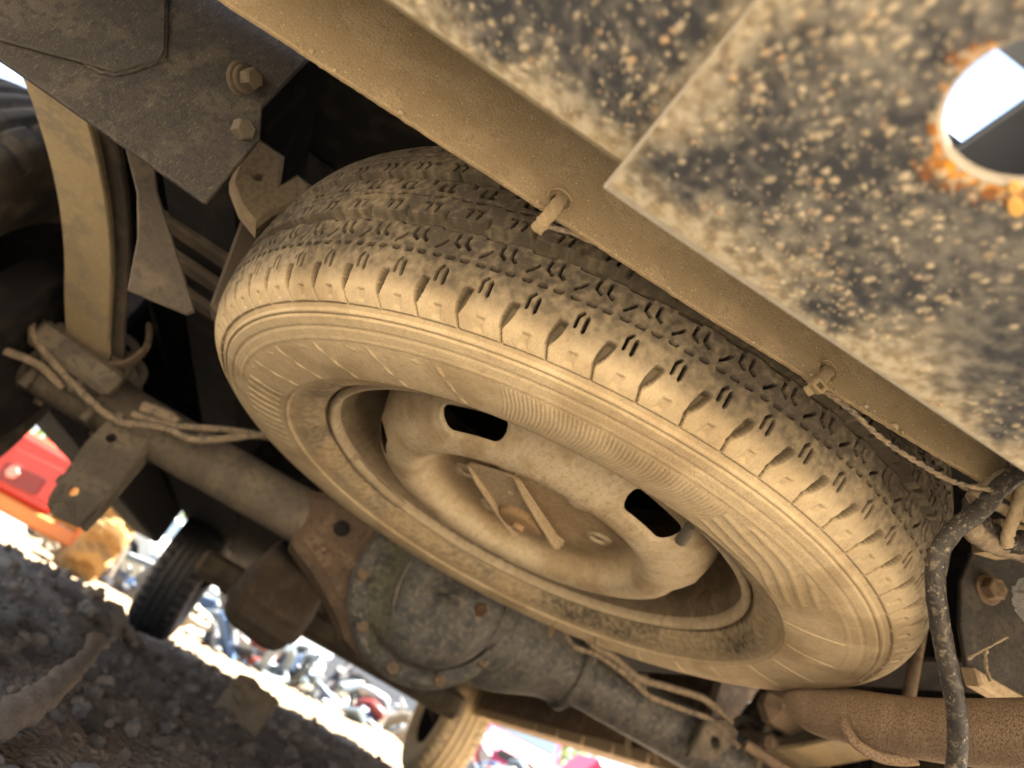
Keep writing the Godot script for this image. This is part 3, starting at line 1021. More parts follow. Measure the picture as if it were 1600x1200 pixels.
	g.prism(v2([-0.515, 0.362, -0.452, 0.3895, -0.4345, 0.3965, -0.4215, 0.4250, -0.4235, 0.4330, -0.4560, 0.4800, -0.56, 0.63, -0.75, 0.50]), 0.1803, 0.1835, Transform3D(), 0.001)
	part("lapped_sheet", g, M.plate, plate)
	g = Geo.new()
	g.col = Color(0.9, 0.85, 0.8)
	g.prism(circle(0, 0, 0.0128, 28), 0.0, 0.0035, aimed(Vector3(-0.3745, 0.4480, 0.1815), Vector3(0.62, 0.0, 0.62)), 0.0012)
	g.prism(circle(0, 0, 0.0102, 28), 0.0035, 0.0070, aimed(Vector3(-0.3745, 0.4480, 0.1815), Vector3(0.62, 0.0, 0.62)), 0.0012)
	g.bolt(Vector3(-0.3745, 0.4480, 0.1815) + Vector3(1, 0, 1).normalized() * 0.007, Vector3(1, 0, 1), 0.0132, 0.0100)
	part("bolt", g, M.axle, plate)
	g = Geo.new()
	g.bolt(Vector3(-0.3520, 0.4130, 0.1795), Vector3(0.8, 0, 1), 0.0135, 0.0095, 0.0, 0.9)
	part("bolt", g, M.axle, plate)

	# weld bead along the lapped sheet's edge
	g = Geo.new()
	g.tube(spline([Vector3(-0.452, 0.3895, 0.1806), Vector3(-0.4345, 0.3962, 0.1806), Vector3(-0.4225, 0.4245, 0.1806), Vector3(-0.4238, 0.4330, 0.1806), Vector3(-0.4560, 0.4800, 0.1806)], 10), [0.0016], 8, true, 1.0, 0.5)
	part("weld_bead", g, M.plate, plate)
	# --- frame, floor and body that shade everything below
	for s in [[-0.44, "left"], [0.60, "right"]]:
		g = Geo.new()
		g.box(Vector3(s[0], 0.545, -1.75), Vector3(0.09, 0.14, 3.82), Basis(), 0.004)
		part("frame_rail", g, M.dark, root)
	# rear end of the left rail: cast shackle bracket and a stay below it
	g = Geo.new()
	g.col = Color(0.62, 0.62, 0.62)
	g.prism(v2([-0.385, 0.480, -0.352, 0.478, -0.339, 0.452, -0.334, 0.470, -0.318, 0.468, -0.312, 0.450, -0.327, 0.424, -0.331, 0.404, -0.352, 0.412, -0.371, 0.427, -0.378, 0.45]), 0.062, 0.085, Transform3D(), 0.004, [circle(-0.357, 0.447, 0.0032, 10)])
	part("shackle_bracket", g, M.tan, root)
	g = Geo.new()
	g.prism(v2([-0.362, 0.44, -0.318, 0.43, -0.300, 0.36, -0.318, 0.335, -0.330, 0.34]), 0.02, 0.05, Transform3D(), 0.003, [circle(-0.322, 0.392, 0.0038, 10)])
	part("frame_stay", g, M.under, root)
	for k in 3:
		g = Geo.new()
		g.box(Vector3(-0.40 + 0.012 * k, 0.470 - 0.020 * k, -0.16 - 0.03 * k), Vector3(0.20, 0.010, 0.03), Basis(Vector3(0, 0, 1), -0.05), 0.002)
		part("floor_rib", g, M.under, root)
	g = Geo.new()
	g.box(Vector3(0.08, 0.72, -1.315), Vector3(1.66, 0.50, 0.02), Basis(), 0.004)
	part("bed_front", g, M.dark, root)
	g = Geo.new()
	g.box(Vector3(0.08, 0.60, 0.20), Vector3(1.0, 0.12, 0.06), Basis(), 0.004)
	part("rear_cross_bar", g, M.under, root)
	g = Geo.new()
	g.box(Vector3(0.08, 0.76, -0.52), Vector3(1.66, 0.04, 1.56), Basis(), 0.004)
	part("bed_floor", g, M.dark, root)
	for z in [-0.95, -0.30]:
		g = Geo.new()
		g.box(Vector3(0.08, 0.70, z), Vector3(1.6, 0.07, 0.06), Basis(), 0.004)
		part("bed_rib", g, M.dark, root)
	for x in [-0.765, 0.925]:
		g = Geo.new()
		g.box(Vector3(x, 1.0, -0.52), Vector3(0.04, 0.46, 1.56), Basis(), 0.01)
		part("bed_side", g, plain(Color(0.35, 0.36, 0.36), 0.5), root)
	g = Geo.new()
	g.prism(v2([1.32, 0.55, 1.32, 1.62, 1.45, 1.72, 2.5, 1.72, 3.0, 1.12, 4.0, 1.0, 4.1, 0.55]), -0.77, 0.93, sideways(0.0), 0.03)
	part("cab", g, plain(Color(0.35, 0.36, 0.36), 0.4), root)
	g = Geo.new()
	g.box(Vector3(0.08, 0.51, -2.55), Vector3(1.5, 0.06, 2.5), Basis(), 0.004)
	part("cab_floor", g, M.dark, root)
	# sills: brown pressed sheet with a step, straps across the right one
	for x in [-0.79, 0.92]:
		g = Geo.new()
		g.box(Vector3(x, 0.545, -2.0), Vector3(0.14, 0.41, 2.1), Basis(), 0.012)
		var sill := part("sill", g, M.rusty if x > 0 else M.dark, root)
		if x > 0:
			for k in 9:
				g = Geo.new()
				g.box(Vector3(0.846, 0.345, -1.03 - 0.19 * k), Vector3(0.012, 0.034, 0.180), Basis(), 0.004)
				part("sill_panel", g, M.tan, sill)
			for z in [-1.10, -1.24]:
				g = Geo.new()
				g.tube(spline([Vector3(0.80, 0.46, z), Vector3(0.828, 0.43, z), Vector3(0.832, 0.37, z + 0.01), Vector3(0.85, 0.33, z + 0.03)], 6), [0.013], 10, true, 0.5)
				part("strap", g, M.tan, sill)
	# gearbox, its cross bar and the drive shaft
	g = Geo.new()
	g.box(Vector3(0.08, 0.42, -1.95), Vector3(0.26, 0.26, 0.9), Basis(), 0.06)
	part("gearbox", g, M.under, root)
	g = Geo.new()
	g.box(Vector3(0.04, 0.262, -1.50), Vector3(0.82, 0.07, 0.13), Basis(Vector3(0, 0, 1), -0.015), 0.015)
	part("gearbox_cross_bar", g, M.under, root)
	g = Geo.new()
	g.rod(Vector3(0.06, 0.33, -0.64), Vector3(0.07, 0.40, -1.5), 0.036, 18)
	part("drive_shaft", g, M.under, root)
	g = Geo.new()
	g.box(Vector3(0.13, 0.34, -2.86), Vector3(1.05, 0.11, 0.16), Basis(), 0.03)
	part("front_cross_bar", g, M.dark, root)
	for s in [[-0.40, 1.0], [0.70, -1.0]]:
		g = Geo.new()
		g.tube(spline([Vector3(s[0], 0.36, -2.7), Vector3(s[0] - 0.05 * s[1], 0.30, -2.8), Vector3(s[0] - 0.12 * s[1], 0.27, -2.93)], 6), [0.05], 12)
		part("suspension_arm", g, M.dark, root)
	g = Geo.new()
	g.box(Vector3(-0.655, 0.665, -0.52), Vector3(0.012, 0.18, 1.55), Basis(), 0.004)
	part("inner_fender", g, M.dark, root)
	g = Geo.new()
	g.box(Vector3(0.79, 0.555, 0.02), Vector3(0.012, 0.40, 0.80), Basis(), 0.004)
	part("inner_fender", g, M.under, root)
	# wheels
	wheel(root, Vector3(-0.790, 0.335, -0.55), M.rubber, true)
	wheel(root, Vector3(0.945, 0.335, -0.55), M.rubber, true)
	wheel(root, Vector3(-0.535, 0.325, -2.98), M.black, false)
	wheel(root, Vector3(0.84, 0.325, -2.92), M.leaf, false)
	# inner liner and stays behind the spare wheel at the right
	g = Geo.new()
	g.prism(v2([0.46, 0.55, 0.372, 0.500, 0.338, 0.470, 0.331, 0.440, 0.338, 0.400, 0.350, 0.372, 0.411, 0.373, 0.47, 0.39, 0.62, 0.40, 0.62, 0.55]), 0.155, 0.160, Transform3D(), 0.001)
	var liner := part("liner_panel", g, M.plate, root)
	g = Geo.new()
	g.bolt(Vector3(0.3590, 0.4455, 0.160), Vector3(-0.1, 0, 1), 0.017, 0.010, 0.013)
	part("bolt", g, M.rusty, liner)
	g = Geo.new()
	g.prism(v2([0.352, 0.372, 0.411, 0.3745, 0.47, 0.392, 0.62, 0.40, 0.62, 0.388, 0.47, 0.378, 0.411, 0.362, 0.36, 0.360]), 0.150, 0.166, Transform3D(), 0.002)
	part("liner_edge", g, M.tan, liner)
	g = Geo.new()
	g.prism(v2([0.322, 0.489, 0.352, 0.500, 0.398, 0.521, 0.395, 0.505, 0.362, 0.486, 0.356, 0.472, 0.330, 0.464]), 0.165, 0.20, Transform3D(), 0.003)
	part("tan_bracket", g, M.tan, root)
	g = Geo.new()
	g.box(Vector3(0.37, 0.545, 0.19), Vector3(0.14, 0.012, 0.05), Basis(Vector3(0, 0, 1), 0.35), 0.003)
	part("tan_bracket", g, M.tan, root)
	for q in [[Vector3(0.273, 0.341, 0.229), Vector3(0.2765, 0.350, 0.238), Vector3(0.280, 0.361, 0.251)], [Vector3(0.2765, 0.350, 0.238), Vector3(0.286, 0.342, 0.232), Vector3(0.295, 0.336, 0.229)]]:
		g = Geo.new()
		g.tube(spline(q, 5), [0.0018, 0.0022, 0.0014], 7, true, 0.5, 0.3)
		part("torn_strip", g, M.loom, liner)
	g = Geo.new()
	g.col = Color(0.72, 0.72, 0.74)
	g.prism(v2([-0.486, 0.440, -0.452, 0.436, -0.434, 0.415, -0.351, 0.345, -0.344, 0.338, -0.348, 0.332, -0.397, 0.324, -0.420, 0.368, -0.447, 0.404]), 0.014, 0.020, Transform3D(), 0.0015)
	part("frame_gusset", g, M.axle, root)

func aimed(p: Vector3, d: Vector3) -> Transform3D:
	d = d.normalized()
	var x := d.cross(Vector3.UP if absf(d.y) < 0.9 else Vector3.RIGHT).normalized()
	return Transform3D(Basis(x, d.cross(x), d), p)

func blob(g: Geo, p: Vector3, r: float) -> void:
	var pos := PackedVector3Array()
	for i in 5:
		var t := PI * i / 4.0
		for j in 6:
			var a := TAU * j / 6
			var w := r * (0.8 + rnd(0.4))
			pos.append(p + Vector3(sin(t) * cos(a), cos(t), -sin(t) * sin(a)) * w)
	g.sheet(pos, 5, 6, true, true)

func wheel(root: Node3D, c: Vector3, m: Material, rear: bool) -> void:
	var g := Geo.new()
	var r := 0.345 if rear else 0.325
	var xf := Transform3D(Basis(Vector3(0, 0, 1), Vector3(1, 0, 0), Vector3(0, 1, 0)), c)
	# tread cut by grooves: radius changes along the profile and round it
	var prof := spline2([Vector2(0.20, -0.078), Vector2(0.24, -0.098), Vector2(0.29, -0.102), Vector2(0.322, -0.092), Vector2(0.338, -0.074), Vector2(0.345, -0.03), Vector2(0.345, 0.03), Vector2(0.338, 0.074), Vector2(0.322, 0.092), Vector2(0.29, 0.102), Vector2(0.24, 0.098), Vector2(0.20, 0.078)], 8)
	var pos := PackedVector3Array()
	var segs := 320
	for p in prof:
		for k in segs:
			var a := TAU * k / segs
			var rr := p.x * r / 0.345
			if p.x > 0.315:
				for gx in [-0.048, -0.016, 0.016, 0.048]:
					if absf(p.y - gx) < 0.005: rr -= 0.008
				if absf(p.y) > 0.05 and k % 8 < 2: rr -= 0.009
			pos.append(c + Vector3(p.y, rr * sin(a), rr * cos(a)))
	g.sheet(pos, prof.size(), segs, true, true)
	var tyre := part("wheel", g, m, root)
	g = Geo.new()
	var h := PackedVector2Array([Vector2(0.202, -0.078), Vector2(0.19, -0.06), Vector2(0.18, 0.0), Vector2(0.10, 0.03), Vector2(0.02, 0.03)])
	var s := -1.0 if c.x < 0.0 else 1.0
	var pp := PackedVector3Array()
	for p in h:
		for k in 40:
			var a := TAU * k / 40
			pp.append(c + Vector3(-p.y * -s, p.x * sin(a) * r / 0.345, p.x * cos(a) * r / 0.345))
	g.sheet(pp, h.size(), 40, true, s < 0.0)
	part("rim", g, M.dark, tyre)

# ---------------------------------------------------------------- rear axle, springs, exhaust
func rear_axle() -> void:
	var root := thing("rear_axle", "grey brown rear axle with round differential housing behind the spare wheel", "axle", Vector3(0.08, 0.335, -0.55))
	var ax := Transform3D(Basis(Vector3(0, -1, 0), Vector3(1, 0, 0), Vector3(0, 0, 1)), Vector3(0, 0.335, -0.55))
	var g := Geo.new()
	g.lathe(spline2([Vector2(0.0425, -0.72), Vector2(0.0425, -0.25), Vector2(0.0435, -0.20), Vector2(0.0435, -0.05)], 5), 40, ax)
	part("axle_tube", g, M.axle, root)
	g = Geo.new()
	g.lathe(spline2([Vector2(0.105, 0.15), Vector2(0.088, 0.22), Vector2(0.064, 0.285), Vector2(0.060, 0.318)], 5), 40, ax)
	g.lathe(PackedVector2Array([Vector2(0.060, 0.318), Vector2(0.066, 0.320), Vector2(0.066, 0.331), Vector2(0.060, 0.333), Vector2(0.0475, 0.334), Vector2(0.0475, 0.88)]), 40, ax)
	part("axle_tube", g, M.cover, root)
	# banjo housing with its lower corner and ribs
	g = Geo.new()
	g.col = Color(0.74, 0.72, 0.72)
	g.prism(v2([-0.178, 0.287, -0.120, 0.262, -0.0664, 0.2310, -0.035, 0.206, 0.0018, 0.1930, 0.060, 0.1945, 0.1276, 0.2138, 0.20, 0.252, 0.2682, 0.2929, 0.315, 0.340, 0.318, 0.374, 0.25, 0.41, 0.17, 0.45, 0.055, 0.468, -0.05, 0.45, -0.13, 0.40, -0.205, 0.365]), -0.62, -0.505, Transform3D(), 0.016)
	var housing := part("differential_housing", g, M.rusty, root)
	g = Geo.new()
	var fx := Transform3D(Basis(), Vector3(0.052, 0.318, -0.505))
	g.prism(circle(0, 0, 0.132, 56), 0.0, 0.014, fx, 0.003)
	g.prism(circle(0, 0, 0.1285, 56), 0.014, 0.020, fx, 0.002)
	part("cover_flange", g, M.cover, housing)
	# domed cover
	g = Geo.new()
	var cz := Transform3D(Basis(Vector3(1, 0, 0), Vector3(0, 0, 1), Vector3(0, -1, 0)), Vector3(0.052, 0.318, -0.487))
	var prof := spline2([Vector2(0.1285, 0.002), Vector2(0.124, 0.006), Vector2(0.112, 0.009), Vector2(0.105, 0.016), Vector2(0.099, 0.034), Vector2(0.086, 0.048), Vector2(0.060, 0.057), Vector2(0.030, 0.060), Vector2(0.0005, 0.061)], 6)
	var n := FastNoiseLite.new()
	n.seed = 17
	n.frequency = 14.0
	var pos := PackedVector3Array()
	var cc := PackedColorArray()
	for p in prof:
		for k in 72:
			var a := TAU * k / 72
			# flattened sector towards lower left, swollen towards the right
			var bulge := 1.0 + 0.28 * pow(maxf(0.0, cos(a - 0.2)), 2.0) - 0.22 * pow(maxf(0.0, cos(a - 3.9)), 3.0)
			bulge *= lerpf(0.12, 1.0, smoothstep(-0.105, -0.045, p.x * cos(a) + 0.25 * p.x * sin(a)))
			var q := Vector3(p.x * cos(a), p.y * bulge, -p.x * sin(a))
			cc.append(Color(1.45, 1.05, 0.78).lerp(Color(1, 1, 1), smoothstep(-0.075, -0.055, p.x * cos(a) + 0.25 * p.x * sin(a)) * smoothstep(0.1285, 0.120, p.x)))
			q.y += n.get_noise_2d(q.x, q.z) * 0.0025 * smoothstep(0.0, 0.03, p.y)
			pos.append(cz * q)
	g.sheet(pos, prof.size(), 72, true, false, cc)
	var cover := part("differential_cover", g, M.cover, root)
	for k in 10:
		var a := TAU * (k + 0.35) / 10
		g = Geo.new()
		g.bolt(Vector3(0.052 + 0.1185 * cos(a), 0.318 + 0.1185 * sin(a), -0.480), Vector3(0, 0, 1), 0.0165, 0.009, 0.0, k * 0.7)
		part("bolt", g, M.rusty, cover)
	g = Geo.new()
	for q in [[Vector3(0.150, 0.400, -0.452), Vector3(0.168, 0.340, -0.455), Vector3(0.150, 0.270, -0.462), Vector3(0.105, 0.222, -0.470)], [Vector3(0.010, 0.405, -0.442), Vector3(-0.012, 0.350, -0.445), Vector3(-0.010, 0.290, -0.452), Vector3(0.012, 0.245, -0.462)]]:
		g.tube(spline(q, 8), [0.006], 8, true, 0.7, 0.1)
	part("cover_rib", g, M.cover, cover)
	g = Geo.new()
	g.col = Color(0.32, 0.30, 0.30)  # darkened to stand for the shade of a hollow round the plug
	g.prism(circle(0, 0, 0.0235, 30), -0.006, 0.006, aimed(Vector3(0.1010, 0.3240, -0.4300), Vector3(0.35, -0.1, 1)), 0.002)
	part("plug_boss", g, M.cover, cover)
	g = Geo.new()
	g.col = Color(0.45, 0.36, 0.32)
	g.bolt(Vector3(0.1010, 0.3240, -0.4300) + Vector3(0.35, -0.1, 1).normalized() * 0.005, Vector3(0.35, -0.1, 1), 0.019, 0.012, 0.0155)
	part("filler_plug", g, M.rusty, cover)
	# window-like pocket of the right neck with a bolt in it
	g = Geo.new()
	g.prism(v2([0.192, 0.300, 0.235, 0.312, 0.247, 0.375, 0.205, 0.372]), -0.505, -0.470, Transform3D(), 0.001, [circle(0.219, 0.343, 0.013, 16)])
	part("neck_plate", g, M.rusty, housing)
	for q in [[-0.125, 0.34, 0.012], [-0.085, 0.30, 0.009], [-0.132, 0.300, 0.005], [0.252, 0.310, 0.008]]:
		g = Geo.new()
		g.prism(circle(q[0], q[1], q[2], 16), -0.506, -0.497, Transform3D(), 0.002)
		part("stud", g, M.dark if q[2] > 0.01 else M.rusty, housing)
	# bracket hanging from the left tube
	g = Geo.new()
	g.prism(v2([-0.499, 0.318, -0.503, 0.265, -0.497, 0.216, -0.5005, 0.2135, -0.5005, 0.203, -0.496, 0.201, -0.492, 0.179, -0.487, 0.171, -0.471, 0.163, -0.437, 0.165, -0.433, 0.21, -0.431, 0.259, -0.430, 0.289, -0.440, 0.325]), -0.522, -0.514, Transform3D(), 0.0012, [circle(-0.479, 0.290, 0.0068, 16), circle(-0.472, 0.203, 0.0068, 16)])
	var br := part("shock_bracket", g, M.axle, root)
	g = Geo.new()
	g.prism(v2([0.522, 0.166, 0.522, 0.33, 0.575, 0.33, 0.562, 0.20, 0.545, 0.166]), -0.437, -0.430, sideways(0.0), 0.0015)
	part("side_web", g, M.axle, br)
	g = Geo.new()
	g.tube(spline([Vector3(-0.486, 0.178, -0.5135), Vector3(-0.474, 0.187, -0.513), Vector3(-0.460, 0.185, -0.513), Vector3(-0.450, 0.173, -0.5135)], 5), [0.0025], 8)
	part("bracket_lip", g, M.axle, br)
	# spring seat, backing plate and brake pipes at the left end
	g = Geo.new()
	g.box(Vector3(-0.575, 0.385, -0.55), Vector3(0.12, 0.022, 0.13), Basis(Vector3(0, 0, 1), 0.04), 0.005)
	part("spring_seat", g, M.axle, root)
	g = Geo.new()
	g.box(Vector3(-0.570, 0.352, -0.462), Vector3(0.135, 0.042, 0.030), Basis(Vector3(0, 0, 1), -0.10), 0.008)
	part("spring_clamp", g, M.axle, root)
	g = Geo.new()
	g.box(Vector3(0.735, 0.385, -0.55), Vector3(0.13, 0.03, 0.14), Basis(), 0.008)
	part("spring_seat", g, M.rusty, root)
	g = Geo.new()
	g.lathe(PackedVector2Array([Vector2(0.0425, -0.640), Vector2(0.14, -0.642), Vector2(0.15, -0.652), Vector2(0.15, -0.70)]), 48, ax)
	part("backing_plate", g, M.dark, root)
	g = Geo.new()
	g.lathe(PackedVector2Array([Vector2(0.15, 0.86), Vector2(0.15, 0.812), Vector2(0.14, 0.802), Vector2(0.0475, 0.80)]), 48, ax)
	part("backing_plate", g, M.dark, root)
	g = Geo.new()
	g.prism(v2([-0.700, 0.395, -0.672, 0.385, -0.650, 0.388, -0.638, 0.378, -0.640, 0.362, -0.655, 0.352, -0.668, 0.330, -0.690, 0.325]), -0.475, -0.465, Transform3D(), 0.002, [circle(-0.6500, 0.3730, 0.005, 12)])
	part("pipe_bracket", g, M.axle, root)
	var pipes := [
		[[Vector3(-0.72, 0.310, -0.45), Vector3(-0.649, 0.311, -0.45), Vector3(-0.600, 0.318, -0.455), Vector3(-0.560, 0.310, -0.47)], 0.0062],
		[[Vector3(-0.655, 0.372, -0.46), Vector3(-0.625, 0.345, -0.45), Vector3(-0.580, 0.328, -0.45), Vector3(-0.530, 0.314, -0.455), Vector3(-0.475, 0.306, -0.46), Vector3(-0.440, 0.318, -0.455), Vector3(-0.405, 0.328, -0.44), Vector3(-0.365, 0.335, -0.44), Vector3(-0.300, 0.385, -0.44), Vector3(-0.26, 0.42, -0.46)], 0.0055],
		[[Vector3(-0.462, 0.325, -0.46), Vector3(-0.435, 0.330, -0.455), Vector3(-0.400, 0.340, -0.45), Vector3(-0.330, 0.376, -0.45), Vector3(-0.25, 0.405, -0.45)], 0.0052],
		[[Vector3(-0.46, 0.342, -0.465), Vector3(-0.42, 0.347, -0.465), Vector3(-0.405, 0.342, -0.462)], 0.0095],
		[[Vector3(0.262, 0.375, -0.49), Vector3(0.290, 0.360, -0.487), Vector3(0.335, 0.366, -0.487), Vector3(0.40, 0.360, -0.487), Vector3(0.444, 0.352, -0.49), Vector3(0.506, 0.360, -0.487), Vector3(0.56, 0.366, -0.48), Vector3(0.62, 0.352, -0.48)], 0.0048],
		[[Vector3(0.290, 0.392, -0.49), Vector3(0.319, 0.376, -0.487), Vector3(0.36, 0.377, -0.487), Vector3(0.413, 0.368, -0.487), Vector3(0.473, 0.380, -0.487), Vector3(0.54, 0.392, -0.487), Vector3(0.60, 0.38, -0.487)], 0.0062]]
	for q in pipes:
		g = Geo.new()
		g.tube(spline(q[0], 7), [q[1]], 10, true, 1.0, 0.08)
		part("brake_pipe", g, M.loom, root)
	for q in [[-0.545, 0.318, -0.462], [-0.475, 0.310, -0.466], [-0.365, 0.338, -0.448]]:
		g = Geo.new()
		g.box(Vector3(q[0], q[1], q[2]), Vector3(0.012, 0.020, 0.022), Basis(Vector3(0, 0, 1), -0.3), 0.003)
		part("pipe_clip", g, M.axle, root)
	for x in [0.33, 0.43]:
		g = Geo.new()
		g.box(Vector3(x, 0.366, -0.497), Vector3(0.014, 0.03, 0.012), Basis(Vector3(0, 0, 1), 0.2), 0.003)
		part("pipe_clip", g, M.axle, root)
	# right end: flange plate and spring hardware
	g = Geo.new()
	g.prism(v2([0.535, 0.296, 0.576, 0.308, 0.603, 0.340, 0.612, 0.372, 0.580, 0.380, 0.545, 0.362]), -0.49, -0.475, Transform3D(), 0.003, [circle(0.574, 0.338, 0.009, 12)])
	part("end_plate", g, M.axle, root)
	g = Geo.new()
	g.box(Vector3(0.715, 0.435, -0.47), Vector3(0.17, 0.06, 0.06), Basis(Vector3(0, 0, 1), -0.05), 0.02)
	part("bump_stop", g, M.rusty, root)
	g = Geo.new()
	g.rod(Vector3(0.60, 0.352, -0.44), Vector3(0.80, 0.335, -0.40), 0.009, 12, 0.002)
	part("link_rod", g, M.rusty, root)
	g = Geo.new()
	g.rod(Vector3(0.80, 0.345, -0.30), Vector3(0.80, 0.345, -0.34), 0.03, 20, 0.005)
	part("link_bush", g, M.dark, root)

func leaf_spring() -> void:
	var root := thing("leaf_spring", "tan dusty leaf spring curving down to the left end of the axle", "spring", Vector3(-0.575, 0.40, -0.53))
	var c := spline2([Vector2(0.62, 0.372), Vector2(0.53, 0.3705), Vector2(0.46, 0.381), Vector2(0.38, 0.402), Vector2(0.30, 0.426), Vector2(0.20, 0.446), Vector2(0.10, 0.456), Vector2(0.0, 0.458), Vector2(-0.12, 0.452), Vector2(-0.16, 0.450)], 5)
	for s in [[0.0, -0.6095, -0.5430, 0.0095, "leaf"], [0.0125, -0.606, -0.5290, 0.007, "leaf"], [0.021, -0.604, -0.534, 0.007, "leaf"]]:
		var g := Geo.new()
		var p := PackedVector2Array()
		for q in c:
			p.append(q + Vector2(0, s[0]))
		for k in range(c.size() - 1, -1, -1):
			p.append(c[k] + Vector2(0, s[0] + s[3]))
		g.prism(p, s[1], s[2], sideways(0.0), 0.0018)
		part(s[4], g, M.leaf if s[0] == 0.0 else M.axle, root)
	for z in [-0.505, -0.595]:
		var g := Geo.new()
		g.tube(spline([Vector3(-0.618, 0.29, z), Vector3(-0.620, 0.38, z), Vector3(-0.612, 0.418, z), Vector3(-0.575, 0.425, z), Vector3(-0.532, 0.418, z), Vector3(-0.522, 0.38, z), Vector3(-0.524, 0.29, z)], 5), [0.0075], 12)
		part("u_bolt", g, M.axle, root)
	# the grip of the spring: a band bent round it
	var b := Geo.new()
	b.tube(spline([Vector3(-0.545, 0.365, -0.475), Vector3(-0.520, 0.385, -0.475), Vector3(-0.512, 0.42, -0.475), Vector3(-0.53, 0.452, -0.475)], 6), [0.012], 10, true, 0.4)
	part("band", b, M.rusty, root)
	var r2: Node3D = root.duplicate()
	r2.name = "leaf_spring_001"
	add_child(r2)
	r2.position = root.position + Vector3(1.30, 0.0, 0.0)
	r2.set_meta("label", "brown leaf spring on the right end of the axle, mostly hidden by the spare wheel")

func exhaust() -> void:
	var root := thing("exhaust_pipe", "rusty freckled exhaust pipe below the right edge of the spare wheel", "exhaust pipe", Vector3(0.29, 0.30, 0.15))
	var g := Geo.new()
	g.tube(spline([Vector3(0.43, 0.44, -0.16), Vector3(0.375, 0.38, -0.06), Vector3(0.335, 0.335, 0.0), Vector3(0.309, 0.310, 0.050), Vector3(0.303, 0.3035, 0.101), Vector3(0.302, 0.300, 0.178), Vector3(0.286, 0.298, 0.265), Vector3(0.276, 0.298, 0.309), Vector3(0.262, 0.30, 0.40), Vector3(0.25, 0.30, 0.50)], 7), [0.0218], 36)
	part("pipe", g, M.exhaust, root)
	g = Geo.new()
	g.tube(spline([Vector3(0.283, 0.294, 0.118), Vector3(0.279, 0.285, 0.125), Vector3(0.284, 0.276, 0.133), Vector3(0.298, 0.2735, 0.142), Vector3(0.309, 0.277, 0.152), Vector3(0.316, 0.282, 0.160)], 6), [0.0042], 12)
	part("hanger_hook", g, M.exhaust, root)
	g = Geo.new()
	g.rod(Vector3(0.4585, 0.56, 0.0), Vector3(0.4570, 0.375, 0.0), 0.0065, 12)
	single("hanging_rod", g, M.rusty, "thin brown rod hanging upright between the spare wheel and the exhaust pipe", "rod")
	# silencer beyond the axle: a rounded can with pressed ribs
	g = Geo.new()
	var pos := PackedVector3Array()
	var prof := [Vector2(0.02, -0.076), Vector2(0.60, -0.075), Vector2(0.88, -0.070), Vector2(0.97, -0.060), Vector2(1.0, -0.045), Vector2(1.10, -0.040), Vector2(1.12, -0.030), Vector2(1.02, -0.024), Vector2(1.02, -0.012), Vector2(1.09, -0.006), Vector2(1.09, 0.004), Vector2(1.0, 0.010), Vector2(0.98, 0.045), Vector2(0.93, 0.066), Vector2(0.80, 0.076), Vector2(0.02, 0.078)]
	var turned := Basis(Vector3(0, 0, 1), -0.12) * Basis(Vector3(1, 0, 0), 0.35)
	for q in prof:
		for k in 48:
			var a := TAU * k / 48
			var sx := signf(cos(a)) * pow(absf(cos(a)), 0.55)
			var sz := signf(sin(a)) * pow(absf(sin(a)), 0.55)
			pos.append(Vector3(-0.148, 0.246, -0.86) + turned * Vector3(q.x * 0.072 * sx, q.y, -q.x * 0.10 * sz))
	g.sheet(pos, prof.size(), 48, true)
	single("silencer", g, M.can, "brown ribbed canister hanging left of the differential housing", "silencer")

